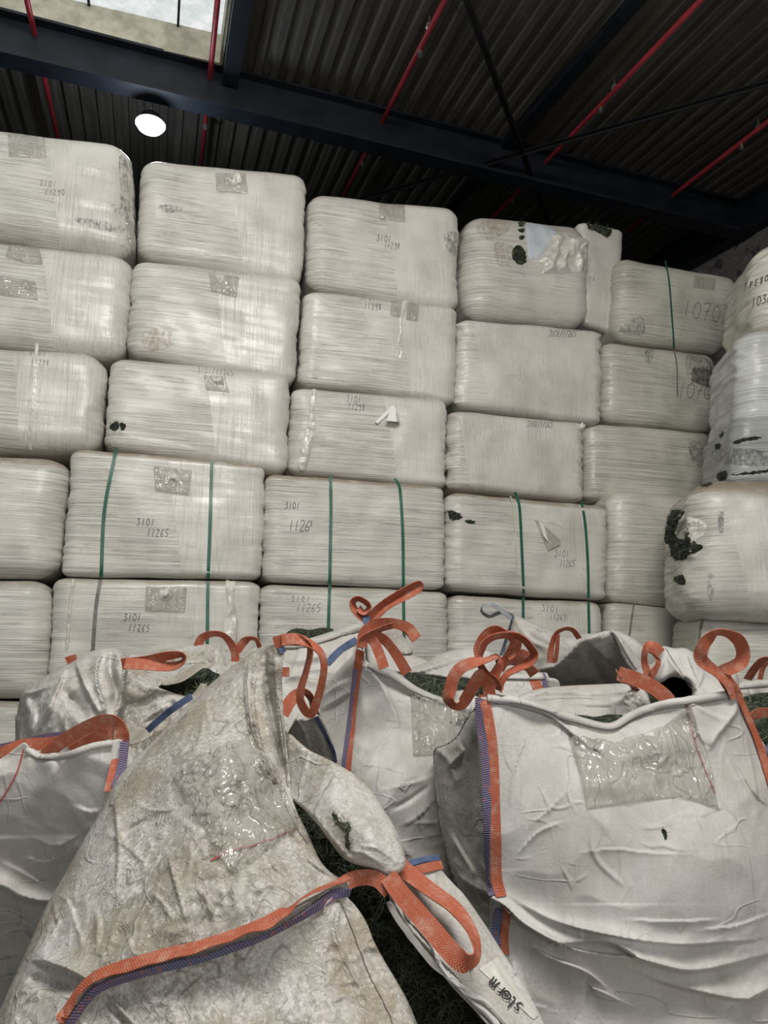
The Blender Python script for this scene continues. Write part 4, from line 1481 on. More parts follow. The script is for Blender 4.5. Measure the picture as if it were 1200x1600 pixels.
def random_creases(poly, n, seed, L=(30, 110), w=(4, 9), a=(.003, .008), ang=(0, 180), bend=.5):
    rs = np.random.RandomState(seed)
    B = np.array(poly, float)[:, :2]
    lo, hi = B.min(0), B.max(0)
    out = []
    while len(out) < n:
        p = rs.uniform(lo, hi)
        if not inside(p[None], B)[0]:
            continue
        t = math.radians(rs.uniform(*ang))
        l = rs.uniform(*L)
        pts = [p]
        for k in range(4):
            t += rs.uniform(-bend, bend)
            p = p + np.array([math.cos(t), math.sin(t)]) * l / 4
            pts.append(p)
        out.append((pts, rs.uniform(*w), rs.uniform(*a) * rs.choice([1, 1, -.7]), rs.choice(['l', 'R', 'r'])))
    return out


def panel(name, parent, poly, ctrl, step=4.0, mat='cloth', edge=(30, .10), sharp=(), creases=(), amp=.010, fr=5.0,
          fine=.003, back=.35, shrink=.9, seed=1, dirt=.35, curve=4, kind=None, thick=.004, hem=None):
    """cloth panel: outline from the photograph, its own depth field, relief and a body behind it"""
    B = catmull(poly, curve, True) if curve else np.array(poly, float)
    V2, T, d, nb = outline_grid(B, step)
    dep = tps(ctrl, V2)
    if edge[1]:
        e = 1 - np.clip(d / edge[0], 0, 1)
        rnd = edge[1] * (1 - np.sqrt(np.clip(1 - e ** 2, 0, 1)))
        for s in sharp:
            ds, _, _ = seg_dist(V2, s)
            rnd *= sstep(6, edge[0] * 1.3, ds)
        dep = dep + rnd
    P0 = at(V2[:, 0], V2[:, 1], dep)
    h = amp * perlin(P0 * fr, seed)
    r1 = 1 - 2.2 * np.abs(perlin(P0 * fr * 1.7 + .25 * np.stack([perlin(P0 * fr, seed + 7)] * 3, 1), seed + 1))
    h += amp * .55 * np.clip(r1, -.3, 1)
    r2 = 1 - 2.2 * np.abs(perlin(P0 * fr * 4.1, seed + 2))
    h += fine * np.clip(r2, -.2, 1) * sstep(-.2, .35, perlin(P0 * fr * .8, seed + 3))
    h += crease_height(V2, creases)
    dep = dep - h
    P = at(V2[:, 0], V2[:, 1], dep)
    # back: ring pushed away from the viewer, then a cap
    c2 = V2[:nb].mean(0)
    rings = [(.35, 1 - (1 - shrink) * .15), (1.0, shrink)] if back > .03 else [(1.0, 1.0)]
    verts, faces = [P], [tuple(t) for t in T[:, ::-1]]
    prev = np.arange(nb)
    base = len(P)
    for (f_, sc) in rings:
        q2 = c2 + (V2[:nb] - c2) * sc
        R_ = at(q2[:, 0], q2[:, 1], dep[:nb] + back * f_)
        # stay above the ground
        R_[:, 2] = np.maximum(R_[:, 2], .02)
        verts.append(R_)
        cur = np.arange(base, base + nb)
        for i in range(nb):
            j = (i + 1) % nb
            faces.append((prev[i], prev[j], cur[j], cur[i]))
        base += nb
        prev = cur
    if back > .03:
        last = verts[-1]
        verts.append(last.mean(0)[None])
        for i in range(nb):
            faces.append((prev[i], prev[(i + 1) % nb], base))
    else:
        # thin sheet: a true second face
        verts.pop()
        base -= nb
        dp = dep + thick
        verts.append(at(V2[:, 0], V2[:, 1], dp))
        faces = [tuple(t) for t in T[:, ::-1]] + [tuple(np.array(t) + len(P)) for t in T]
        for i in range(nb):
            j = (i + 1) % nb
            faces.append((i, j, j + len(P), i + len(P)))
    allv = np.vstack(verts)
    allv[:, 2] = np.maximum(allv[:, 2], .012)
    # orientation: make front faces look at the camera
    f0 = T[0][::-1]
    nn = np.cross(P[f0[1]] - P[f0[0]], P[f0[2]] - P[f0[0]])
    if nn @ (P[f0[0]] - EYE) > 0:
        faces = [tuple(t[::-1]) for t in faces]
    o = mesh_obj(name, allv, faces, M[mat], parent, True)
    o['dirt'] = float(dirt)
    if kind:
        o['kind'] = kind
    bvh = BVHTree.FromPolygons([tuple(v) for v in P], [tuple(int(k) for k in t) for t in T])
    return o, bvh, dict(V2=V2, T=T, dep=dep, P=P, B=V2[:nb])


def bag(name_loc, label, group=None):
    return thing('bulk_bag', name_loc, label, 'bag', group)


def band(bvh, pts, w, mat, parent, name, lift=.004, off=0.0, thick=.0025, step=4, sm=3, curve=True):
    """webbing sewn onto a panel, off = sideways shift in metres"""
    C, N = lay_line(bvh, pts, step, lift, curve)
    if len(C) < 3:
        return None
    C, N = smooth_rows(C, sm), smooth_rows(N, sm + 2)
    N /= np.linalg.norm(N, axis=1)[:, None]
    if off:
        T_ = np.gradient(C, axis=0)
        T_ /= np.linalg.norm(T_, axis=1)[:, None]
        S_ = np.cross(N, T_)
        C = C + S_ * off
    v, f, uv = ribbon_world('', C, N, w, None, None, thick)
    return mesh_obj(name, v, f, M[mat], parent, True if False else False, uv)


def loop(parent, pts, w=.042, mat='web', name='lifting_loop', thick=.003, n=10):
    """free webbing: pts (px, py, depth, twist in degrees)"""
    A = catmull(pts, n)
    C = at(A[:, 0], A[:, 1], A[:, 2])
    T_ = np.gradient(C, axis=0)
    T_ /= np.linalg.norm(T_, axis=1)[:, None] + 1e-9
    vw = C - EYE
    vw /= np.linalg.norm(vw, axis=1)[:, None]
    pp = np.cross(T_, vw)
    pp /= np.linalg.norm(pp, axis=1)[:, None] + 1e-9
    for i in range(1, len(pp)):
        if pp[i] @ pp[i - 1] < 0:
            pass
    q = np.cross(T_, pp)
    al = np.radians(A[:, 3])[:, None]
    S = pp * np.cos(al) + q * np.sin(al)
    Nn = np.cross(S, T_)
    v, f, uv = ribbon_world('', C, Nn, w, None, None, thick)
    return mesh_obj(name, v, f, M[mat], parent, False, uv)


def stitches(bvh, pts, parent, name, mat='thread', w=.0025, dash=.012, gap=.008, step=2.5):
    C, N = lay_line(bvh, pts, step, .003)
    if len(C) < 4:
        return
    C, N = smooth_rows(C, 2), smooth_rows(N, 2)
    v, f, uv = ribbon_world('', C, N, w, None, None, .0015)
    return mesh_obj(name, v, f, M[mat], parent, False, uv)


def turf_bed(parent, poly, ctrl, step=4, amp=.03, n=1500, ln=.05, fw=.0014, seed=1, curve=4, mat='turf', back=.25, lie=.75):
    o, bvh, info = panel('turf_filling', parent, poly, ctrl, step, mat, (12, .03), (), (), amp, 11, amp * .35, back, .92, seed, 0, curve, 'stuff')
    P = info['P']
    nn = np.tile((EYE - P.mean(0)) / np.linalg.norm(EYE - P.mean(0)), (len(P), 1))
    nn[:, 2] += .5
    nn /= np.linalg.norm(nn, axis=1)[:, None]
    d_in = seg_dist(info['V2'], info['B'], True)[0]
    keep = d_in > 6
    if keep.sum() < 5:
        keep[:] = True
    v, f = fibre_mesh(P[keep], nn[keep], n, ln, fw, seed, lie)
    k = mesh_obj('turf_fibres', v, f, M['fibre'], o, False)
    k['kind'] = 'stuff'
    return o


def hem(info, parent, line, w=.028, name='rim_hem', dirt=.3, bvh=None, drop=5, lift=.006, mat='cloth'):
    """folded hem sewn along a rim"""
    pts = [(x, y + drop) for x, y in line]
    C, N = lay_line(bvh, pts, 4, lift)
    if len(C) < 4:
        return
    C, N = smooth_rows(C, 2), smooth_rows(N, 4)
    v, f, uv = ribbon_world('', C, N, w, None, None, .006)
    o = mesh_obj(name, v, f, M[mat], parent, True)
    o['dirt'] = dirt
    return o

# ---------------------------------------------------------------- far bags first
FARG = 'open bulk bags of shredded turf in front of the bales'

# I: bag with the faded grey loop
g = bag(at(860, 1030, 5.0) * [1, 1, 0], 'dusty bulk bag with a faded grey loop before the fourth bale column', FARG)
poly = [(803, 962), (822, 968), (850, 980), (884, 996), (925, 990), (960, 1010), (955, 1075), (950, 1400), (780, 1400), (778, 1060), (785, 1022), (795, 985)]
o, bv, inf = panel('front_panel', g, poly, [(803, 962, 5.0), (850, 985, 4.9), (780, 1060, 5.0), (950, 1060, 5.0), (860, 1100, 4.8), (860, 1400, 4.9)],
                   3.2, edge=(18, .12), amp=.03, fr=3, fine=.008, back=.4, seed=11, dirt=.5,
                   creases=[([(803, 965), (830, 1000), (880, 1020)], 6, .03, 'l'), ([(803, 965), (850, 985), (900, 1000)], 5, .03, 'R'), ([(800, 975), (810, 1010), (830, 1040)], 6, .025, 'r')])
band(bv, [(802, 964), (796, 985), (788, 1005), (782, 1028)], .045, 'blue', g, 'corner_webbing')
band(bv, [(799, 962), (792, 985), (784, 1008)], .025, 'greyweb', g, 'corner_webbing', off=.02)
loop(g, [(800, 964, 5.0, 20), (785, 955, 4.95, 50), (768, 944, 4.9, 60), (755, 945, 4.9, 80), (753, 955, 4.9, 70), (765, 963, 4.95, 60), (785, 957, 5.0, 60), (800, 964, 5.0, 30)], .045, 'greyweb')
loop(g, [(860, 1036, 4.6, 20), (861, 1015, 4.6, 40), (868, 992, 4.6, 55), (882, 983, 4.6, 62), (895, 985, 4.6, 50), (905, 998, 4.6, 40)], .042)
loop(g, [(868, 1036, 4.6, 60), (871, 1010, 4.6, 60), (872, 992, 4.6, 60)], .045)

# J: side leaned down into shade, dirt value raised to darken it too
g = bag(at(930, 1040, 4.3) * [1, 1, 0], 'bulk bag with a side leaning down into shade, its white lip folded over', FARG)
poly = [(838, 1048), (867, 1037), (890, 1018), (907, 1001), (927, 991), (953, 986), (966, 1000), (978, 1022), (990, 1040), (1004, 1052), (1010, 1100), (1010, 1440), (850, 1440), (846, 1110)]
M['shadecloth'] = None
o, bv, inf = panel('side_panel', g, poly, [(838, 1048, 4.35), (953, 986, 4.0), (907, 1005, 4.02), (1000, 1050, 4.15), (900, 1070, 4.4), (850, 1440, 4.5), (1000, 1440, 4.4)],
                   3.2, edge=(10, .05), amp=.02, fr=4, fine=.006, back=.25, seed=12, dirt=.8,
                   creases=[([(907, 1002), (925, 1030), (940, 1055), (946, 1072)], 6, -.035, 'r'), ([(907, 1003), (880, 1030), (850, 1050)], 5, .02, 'l'), ([(953, 988), (940, 1010), (950, 1050)], 8, .03, 'l'), ([(915, 1000), (950, 1030), (985, 1060)], 6, .03, 'R')])
poly = [(953, 985), (962, 987), (975, 1000), (992, 1022), (1010, 1046), (1005, 1056), (992, 1046), (976, 1022), (965, 1000)]
panel('folded_lip', g, poly, [(953, 985, 3.97), (1000, 1050, 4.0), (975, 1015, 3.97), (965, 1005, 3.96)], 2.6, edge=(6, .03), amp=.01, fine=.004, back=.02, thick=.012, seed=13)
poly = [(958, 988), (980, 992), (1006, 1012), (1020, 1040), (1010, 1056), (985, 1030)]
panel('rear_panel', g, poly, [(958, 988, 4.5), (1020, 1040, 4.4), (990, 1020, 4.4), (1000, 1050, 4.4)], 3, edge=(6, .04), amp=.02, back=.3, seed=14, dirt=.3)

# H: bag with the wide white back lip behind the third and fourth columns
g = bag(at(720, 1060, 4.0) * [1, 1, 0], 'open bulk bag of turf between two tied knots, wide white rear lip', FARG)
poly = [(572, 1000), (600, 1006), (625, 1030), (640, 1042), (662, 1036), (684, 1024), (707, 1016), (747, 1013), (775, 1022), (810, 1034), (850, 1054), (868, 1068), (868, 1110), (760, 1110), (740, 1067), (700, 1061), (655, 1056), (636, 1054), (600, 1052), (575, 1040)]
o, bv, inf = panel('rear_panel', g, poly, [(600, 1010, 4.4), (707, 1016, 4.5), (747, 1013, 4.5), (850, 1054, 4.1), (700, 1058, 4.25), (760, 1100, 4.2), (860, 1100, 4.0), (640, 1045, 4.3)],
                   3, edge=(8, .05), amp=.02, fr=4, fine=.006, back=.06, shrink=.97, seed=15, dirt=.45,
                   creases=[([(640, 1050), (665, 1042), (690, 1026), (720, 1017)], 4, .03, 'l'), ([(645, 1052), (690, 1040), (740, 1022)], 4, .03, 'R'), ([(760, 1050), (800, 1048), (850, 1060)], 5, .03, 'r')])
poly = [(592, 984), (610, 984), (630, 994), (644, 1014), (642, 1024), (618, 1022), (602, 1008)]
panel('corner_fold', g, poly, [(592, 984, 3.9), (644, 1020, 4.0), (610, 1010, 3.95), (630, 1000, 4.05)], 2.6, edge=(8, .05), amp=.015, back=.02, thick=.01, seed=16, dirt=1.0)  # shadow side of the fold: tilt and high dirt value stand for shade
poly = [(630, 1052), (690, 1060), (742, 1063), (775, 1078), (790, 1130), (700, 1130), (660, 1100)]
turf_bed(g, poly, [(630, 1052, 4.0), (742, 1063, 4.1), (700, 1130, 3.5), (790, 1130, 3.5), (660, 1100, 3.6)], 3, .03, 1500, .045, .0022, 21)
poly = [(757, 1052), (800, 1052), (848, 1050), (858, 1058), (866, 1085), (870, 1200), (868, 1500), (700, 1500), (700, 1110), (754, 1090)]
o, bv, inf = panel('front_panel', g, poly, [(757, 1052, 3.75), (848, 1050, 3.75), (866, 1085, 3.7), (762, 1130, 3.6), (860, 1130, 3.6), (810, 1090, 3.65), (860, 1500, 3.5), (710, 1500, 3.5)],
                   3, edge=(10, .06), amp=.012, fr=5, fine=.004, back=.3, seed=17, dirt=.5)
hem(inf, g, [(760, 1054), (800, 1054), (848, 1053)], .035, bvh=bv)
band(bv, [(832, 1056), (838, 1070), (842, 1082), (843, 1100)], .05, 'web', g, 'corner_webbing')
band(bv, [(846, 1052), (851, 1066), (853, 1085), (853, 1100)], .03, 'stitch', g, 'stitching')
poly = [(870, 1062), (880, 1060), (888, 1066), (888, 1080), (872, 1084)]
panel('label_stub', g, [(x - 14, y) for x, y in poly], [(860, 1062, 3.6), (874, 1080, 3.6), (865, 1075, 3.6)], 2.4, edge=(3, .01), amp=.004, back=.02, thick=.01, seed=18)

# K: white crumpled mouth with dark hollow
g = bag(at(1050, 1060, 3.7) * [1, 1, 0], 'crumpled bulk bag with a black open mouth behind the big front bag', FARG)
poly = [(1034, 1010), (1053, 1013), (1072, 1013), (1092, 1027), (1104, 1045), (1120, 1056), (1150, 1050), (1152, 1090), (1120, 1120), (1075, 1130), (1070, 1110), (1081, 1086), (1079, 1070), (1064, 1060), (1048, 1058), (1034, 1066), (1018, 1070), (1000, 1062), (992, 1048), (1012, 1040), (1028, 1030)]
o, bv, inf = panel('front_panel', g, poly, [(1034, 1010, 3.8), (1072, 1013, 3.8), (1110, 1056, 3.7), (1150, 1080, 3.6), (1080, 1080, 3.6), (1030, 1060, 3.7), (995, 1055, 3.8), (1075, 1130, 3.4)],
                   2.8, edge=(12, .08), amp=.025, fr=5, fine=.01, back=.4, seed=19, dirt=.25,
                   creases=[([(1036, 1012), (1050, 1035), (1068, 1060), (1085, 1082)], 4, .035, 'l'), ([(1072, 1014), (1082, 1040), (1095, 1070)], 6, .03, 'R'), ([(1035, 1015), (1032, 1040), (1020, 1062)], 5, .03, 'r'), ([(1100, 1045), (1095, 1065), (1085, 1080)], 5, .03, 'l')])
stitches(bv, [(1040, 1014), (1056, 1040), (1074, 1066), (1086, 1082)], g, 'seam')
panel('lower_body', g, [(990, 1140), (1060, 1132), (1130, 1140), (1140, 1300), (1130, 1520), (985, 1520), (980, 1300)], [(990, 1140, 3.4), (1130, 1140, 3.5), (1060, 1300, 3.3), (985, 1520, 3.4), (1130, 1520, 3.5)], 6, edge=(20, .15), amp=.02, back=.5, seed=120)
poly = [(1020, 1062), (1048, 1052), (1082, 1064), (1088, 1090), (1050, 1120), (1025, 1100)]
panel('painted_hollow', g, poly, [(1020, 1062, 3.95), (1082, 1064, 3.95), (1050, 1110, 3.9), (1025, 1100, 3.9)], 4, 'hollow', edge=(6, .02), amp=.03, back=.2, seed=20)  # black sheet standing for the shade within the mouth
poly = [(980, 1068), (1005, 1062), (1030, 1075), (1045, 1095), (1040, 1125), (985, 1125), (978, 1095)]
turf_bed(g, poly, [(980, 1068, 3.5), (1030, 1075, 3.4), (1010, 1125, 3.2), (985, 1110, 3.3)], 3, .03, 900, .04, .0018, 23)
loop(g, [(1034, 1020, 3.6, 10), (1024, 1010, 3.6, 25), (1013, 1008, 3.6, 40), (1007, 1020, 3.6, 50), (1007, 1038, 3.6, 45), (1014, 1055, 3.55, 20), (1022, 1050, 3.55, 45), (1029, 1035, 3.6, 60), (1022, 1020, 3.65, 60), (1012, 1012, 3.65, 40)], .042)
loop(g, [(966, 1052, 3.1, 5), (985, 1058, 3.08, 5), (1010, 1068, 3.05, 5), (1032, 1082, 3.0, 10), (1046, 1096, 2.98, 10)], .058)
loop(g, [(966, 1052, 3.1, 75), (970, 1062, 3.14, 60), (985, 1070, 3.16, 70), (994, 1078, 3.2, 60)], .042)

# M: bag at the frame's right side
g = bag(at(1190, 1100, 3.5) * [1, 1, 0], 'open bulk bag of turf behind the right corner strap of the big front bag', FARG)
poly = [(1146, 1066), (1170, 1062), (1205, 1060), (1300, 1058), (1310, 1160), (1180, 1180), (1150, 1120)]
o, bv, inf = panel('rear_panel', g, poly, [(1146, 1066, 3.9), (1300, 1058, 3.9), (1310, 1160, 3.7), (1180, 1180, 3.6)], 3.5, edge=(6, .04), amp=.015, fr=4, back=.06, seed=25, dirt=.5)
hem(inf, g, [(1150, 1068), (1200, 1063), (1250, 1062)], .035, bvh=bv)
poly = [(1150, 1100), (1172, 1086), (1205, 1082), (1300, 1085), (1310, 1200), (1180, 1200), (1158, 1150)]
turf_bed(g, poly, [(1150, 1100, 3.4), (1300, 1085, 3.5), (1310, 1200, 3.0), (1170, 1190, 3.0)], 3.5, .03, 1500, .045, .0018, 27)
panel('lower_body', g, [(1165, 1165), (1230, 1150), (1310, 1130), (1330, 1300), (1320, 1560), (1180, 1560), (1170, 1300)], [(1165, 1165, 3.15), (1310, 1130, 3.3), (1240, 1300, 3.0), (1180, 1560, 3.15), (1320, 1560, 3.25)], 6, edge=(20, .15), amp=.02, back=.6, seed=121)
loop(g, [(1168, 1062, 3.8, 30), (1180, 1044, 3.75, 35), (1192, 1032, 3.7, 50), (1205, 1034, 3.7, 60), (1222, 1060, 3.7, 40)], .042)
loop(g, [(1188, 1062, 3.8, 60), (1192, 1045, 3.8, 60), (1199, 1034, 3.8, 60)], .042)
loop(g, [(1174, 1122, 2.95, 70), (1182, 1116, 2.95, 40), (1198, 1114, 2.95, 30), (1215, 1120, 2.95, 30)], .042)

# G: bag behind the peak
g = bag(at(490, 1040, 3.9) * [1, 1, 0], 'bulk bag heaped with green turf just behind the tall peaked bag', FARG)
turf_bed(g, [(434, 1006), (446, 990), (462, 982), (485, 984), (500, 981), (518, 982), (526, 994), (500, 1012), (450, 1020)],
         [(434, 1006, 4.4), (526, 990, 4.4), (480, 985, 4.45), (480, 1015, 4.2)], 2.8, .03, 900, .04, .002, 31)
poly = [(428, 1004), (455, 1001), (480, 998), (520, 986), (548, 977), (568, 970), (576, 985), (566, 1010), (556, 1060), (556, 1480), (440, 1480), (430, 1100)]
o, bv, inf = panel('front_panel', g, poly, [(428, 1004, 4.1), (568, 970, 4.15), (500, 1000, 4.05), (440, 1100, 3.8), (550, 1080, 3.9), (500, 1150, 3.7), (500, 1480, 3.8)],
                   3, edge=(9, .05), amp=.022, fr=4, fine=.008, back=.5, seed=32, dirt=.4,
                   creases=[([(440, 1030), (480, 1030), (520, 1015)], 8, .03, 'r'), ([(450, 1060), (485, 1045), (520, 1050)], 6, .03, 'l'), ([(470, 1010), (460, 1040), (445, 1070)], 7, .03, 'R')])
hem(inf, g, [(436, 1004), (480, 1000), (520, 988), (566, 972)], .045, bvh=bv, drop=6)
band(bv, [(557, 1000), (540, 1010), (525, 1022), (511, 1038)], .035, 'blue', g, 'edge_stitching')
poly = [(450, 1150), (456, 1133), (464, 1121), (480, 1122), (496, 1116), (508, 1132), (518, 1154), (524, 1175), (527, 1200), (500, 1215), (460, 1190)]
o, bv2, inf2 = panel('side_gusset', g, poly, [(450, 1150, 3.25), (496, 1116, 3.1), (527, 1200, 3.4), (480, 1160, 3.3), (470, 1190, 3.42)], 2.6, edge=(6, .04), amp=.012, fr=8, fine=.006, back=.3, seed=33, dirt=.9,  # tilted into shade, the high dirt value deepens that shade
                     creases=[([(464, 1124), (475, 1140), (483, 1165)], 4, .03, 'l'), ([(498, 1120), (508, 1145), (515, 1180)], 5, -.02, 'r')])
band(bv2, [(494, 1119), (503, 1137), (515, 1158), (521, 1175), (524, 1192)], .016, 'blue', g, 'edge_stitching')
loop(g, [(442, 1116, 2.75, 5), (455, 1094, 2.78, 5), (468, 1084, 2.82, 30), (480, 1086, 2.85, 55), (488, 1098, 2.9, 60), (492, 1114, 3.0, 45)], .045)
loop(g, [(438, 1050, 3.6, 0), (452, 1050, 3.6, 5)], .045)

# F: low dirty bag with turf mouth
g = bag(at(270, 1080, 3.1) * [1, 1, 0], 'low grimy bulk bag with a zigzag dirty lip over a turf hole', FARG)
poly = [(196, 1030), (225, 1022), (257, 1014), (280, 1011), (308, 1007), (334, 1008), (348, 1022), (362, 1034), (385, 1020), (405, 1015), (400, 1090), (300, 1110), (200, 1110)]
o, bv, inf = panel('rear_panel', g, poly, [(196, 1030, 3.6), (308, 1007, 3.7), (340, 1012, 3.65), (385, 1020, 3.8), (300, 1100, 3.35), (200, 1100, 3.3)],
                   3, edge=(8, .05), amp=.02, fr=5, fine=.008, back=.3, seed=41, dirt=.9,
                   creases=[([(315, 1012), (330, 1030), (345, 1045)], 5, .03, 'l'), ([(335, 1010), (338, 1030), (330, 1055)], 6, -.03, 'r'), ([(258, 1015), (275, 1035), (290, 1060)], 6, .03, 'R')])
turf_bed(g, [(248, 1072), (287, 1062), (318, 1044), (334, 1050), (345, 1060), (330, 1110), (290, 1120), (262, 1095)],
         [(248, 1072, 3.25), (330, 1050, 3.3), (330, 1100, 2.95), (280, 1110, 2.95)], 2.8, .03, 900, .04, .002, 43)
poly = [(199, 1048), (222, 1058), (252, 1070), (270, 1069), (287, 1064), (304, 1053), (318, 1042), (322, 1036), (300, 1036), (260, 1040), (220, 1040), (199, 1040)]
o, bv, inf = panel('folded_lip', g, poly, [(199, 1045, 3.1), (287, 1064, 2.98), (318, 1042, 3.1), (252, 1070, 3.0), (260, 1042, 3.3)], 2.5, edge=(6, .03), amp=.012, fr=8, fine=.006, back=.02, thick=.012, seed=44, dirt=1.4)
poly = [(198, 1054), (225, 1064), (250, 1075), (275, 1084), (295, 1090), (330, 1110), (330, 1640), (215, 1640), (190, 1150), (192, 1100)]
o, bv, inf = panel('front_panel', g, poly, [(198, 1054, 3.05), (250, 1075, 2.95), (295, 1090, 2.9), (200, 1140, 2.85), (300, 1160, 2.8), (250, 1110, 2.88), (220, 1640, 2.9), (330, 1640, 2.9)],
                   3, edge=(8, .05), amp=.02, fr=6, fine=.009, back=.3, seed=45, dirt=1.4,
                   creases=[([(200, 1110), (230, 1105), (262, 1090)], 6, .025, 'l'), ([(215, 1135), (240, 1115), (270, 1100)], 6, .02, 'R')] + random_creases(poly, 14, 4, (20, 60), (3, 6), (.006, .014)))
loop(g, [(190, 1038, 2.9, 20), (225, 1034, 2.9, 25), (258, 1026, 2.9, 40), (280, 1023, 2.9, 60), (288, 1027, 2.9, 75), (281, 1037, 2.9, 60), (262, 1041, 2.9, 40), (225, 1038, 2.88, 30), (195, 1036, 2.88, 20)], .045)
loop(g, [(309, 1010, 3.7, 20), (316, 997, 3.7, 30), (330, 991, 3.7, 50), (346, 992, 3.7, 55), (358, 1002, 3.7, 45), (366, 1018, 3.7, 35), (368, 1034, 3.7, 30)], .045)
loop(g, [(370, 1018, 3.7, 10), (380, 1004, 3.7, 15), (390, 998, 3.7, 60), (400, 1000, 3.7, 65), (406, 1012, 3.7, 60)], .042)
loop(g, [(230, 1142, 2.5, 10), (252, 1122, 2.5, 10), (278, 1102, 2.5, 12), (300, 1088, 2.55, 15)], .022, 'blue', 'edge_webbing')

# E: crumpled upright bag, far left
g = bag(at(120, 1090, 3.3) * [1, 1, 0], 'crumpled white bulk bag pinched to a folded tip in front of the first bale columns', FARG)
poly = [(24, 1160), (26, 1120), (34, 1083), (50, 1068), (78, 1052), (105, 1037), (122, 1027), (140, 1019), (160, 1013), (178, 1012), (192, 1019), (199, 1034), (200, 1062), (204, 1098), (207, 1136), (205, 1200), (190, 1640), (30, 1640)]
cr = [([(162, 1014), (152, 1040), (152, 1070), (162, 1100), (166, 1122)], 6, 0.102, 'l'), ([(176, 1013), (172, 1045), (182, 1080), (178, 1110)], 7, -0.085, 'r'),
      ([(118, 1032), (128, 1060), (142, 1090), (158, 1118)], 8, 0.085, 'R'), ([(100, 1080), (120, 1100), (135, 1125)], 8, -0.068, 'r'), ([(104, 1040), (85, 1090), (55, 1150)], 8, 0.068, 'l'),
      ([(36, 1084), (60, 1078), (90, 1062)], 4, 0.051, 'l'), ([(195, 1030), (192, 1070), (182, 1110), (176, 1130)], 5, 0.085, 'R'), ([(40, 1090), (50, 1120), (45, 1150)], 7, 0.051, 'r')]
o, bv, inf = panel('front_panel', g, poly, [(24, 1160, 3.3), (34, 1083, 3.4), (120, 1030, 3.35), (175, 1013, 3.3), (200, 1062, 3.2), (205, 1150, 3.0), (110, 1120, 3.0), (100, 1250, 2.95), (190, 1290, 2.95), (40, 1640, 3.05), (185, 1640, 3.0)],
                   2.8, edge=(12, .12), amp=.03, fr=4, fine=.012, back=.3, seed=51, dirt=.7, creases=cr + random_creases(poly, 16, 8, (20, 70), (3, 7), (.006, .016)))
loop(g, [(104, 1034, 3.4, 10), (112, 1031, 3.4, 10), (120, 1029, 3.4, 10)], .04)
poly = [(188, 1134), (215, 1136), (240, 1142), (228, 1156), (200, 1166), (186, 1160)]
panel('torn_scrap', g, poly, [(188, 1134, 2.8), (240, 1142, 2.6), (200, 1166, 2.6)], 2.6, 'shade', edge=(3, .01), amp=.02, fr=10, back=.02, thick=.008, seed=52)

# C: middle bag with tied orange loops
g = bag(at(620, 1150, 3.4) * [1, 1, 0], 'middle bulk bag with a spray of tied orange loops above its long corner strap')
poly = [(492, 1130), (498, 1100), (508, 1070), (530, 1045), (550, 1025), (563, 1012), (574, 1034), (592, 1040), (612, 1047), (633, 1062), (650, 1073), (668, 1083), (697, 1092), (740, 1103), (770, 1150), (780, 1300), (780, 1560), (560, 1560), (500, 1330), (486, 1200)]
cr = [([(572, 1040), (600, 1075), (618, 1115), (622, 1140)], 9, .035, 'l'), ([(575, 1042), (610, 1060), (650, 1085), (690, 1100)], 7, .03, 'R'), ([(568, 1050), (565, 1110), (560, 1180)], 8, .01, 'r'),
      ([(618, 1130), (590, 1175), (570, 1215)], 4, .014, 'l'), ([(604, 1232), (640, 1224), (685, 1210)], 3.5, .014, 'l'), ([(612, 1265), (640, 1250), (670, 1228)], 3.5, -.016, 'r'),
      ([(630, 1290), (655, 1275), (684, 1245)], 3.5, .014, 'R'), ([(500, 1092), (520, 1075), (545, 1062)], 6, .03, 'l'), ([(500, 1110), (525, 1095), (548, 1080)], 5, .03, 'R'), ([(640, 1284), (690, 1285)], 3, .01, 'l')]
o, bvC, infC = panel('front_panel', g, poly, [(492, 1130, 3.75), (508, 1070, 3.75), (563, 1012, 3.55), (633, 1062, 3.55), (700, 1093, 3.6), (770, 1150, 3.6), (560, 1200, 3.2), (650, 1180, 3.25), (740, 1250, 3.3), (640, 1320, 3.1), (680, 1550, 2.9)],
                     3.2, edge=(12, .08), sharp=[[(563, 1012), (633, 1062), (740, 1103)]], amp=.02, fr=3.2, fine=.005, back=.35, seed=61, dirt=.22, creases=cr + random_creases(poly, 10, 12, (30, 90), (3, 6), (.004, .009)))
hem(infC, g, [(576, 1036), (612, 1049), (650, 1075), (697, 1094), (735, 1104)], .035, bvh=bvC)
band(bvC, [(566, 1012), (562, 1040), (557, 1090), (552, 1140), (548, 1180), (545, 1225)], .04, 'web', g, 'corner_webbing', off=-.006)
band(bvC, [(557, 1045), (552, 1090), (546, 1140), (541, 1180), (537, 1225)], .028, 'stitch', g, 'stitching', lift=.006)
poly = [(641, 1080), (668, 1090), (700, 1098), (736, 1110), (735, 1178), (690, 1180), (645, 1183)]
patch(bvC, poly, 3, lambda a, p, d: crumple(a, p, d, .012, 9, 4, 4), 'document_pocket', 'clear', g, curve=False)
stitches(bvC, [(556, 1039), (575, 1041)], g, 'tie_thread', 'filmflap', .005)
D3 = 3.3
loop(g, [(566, 1012, D3, 0), (566, 998, D3, 0), (572, 985, D3, 5), (585, 976, D3, 15), (604, 973, D3, 25), (624, 976, D3, 10), (640, 983, D3, 5), (651, 998, D3 - .02, 0)], .045)
loop(g, [(566, 1004, D3, 20), (575, 994, D3, 50), (590, 986, D3, 60), (606, 980, D3, 55), (622, 978, D3 + .03, 50), (640, 988, D3 + .04, 30), (650, 1000, D3 + .04, 10)], .042)
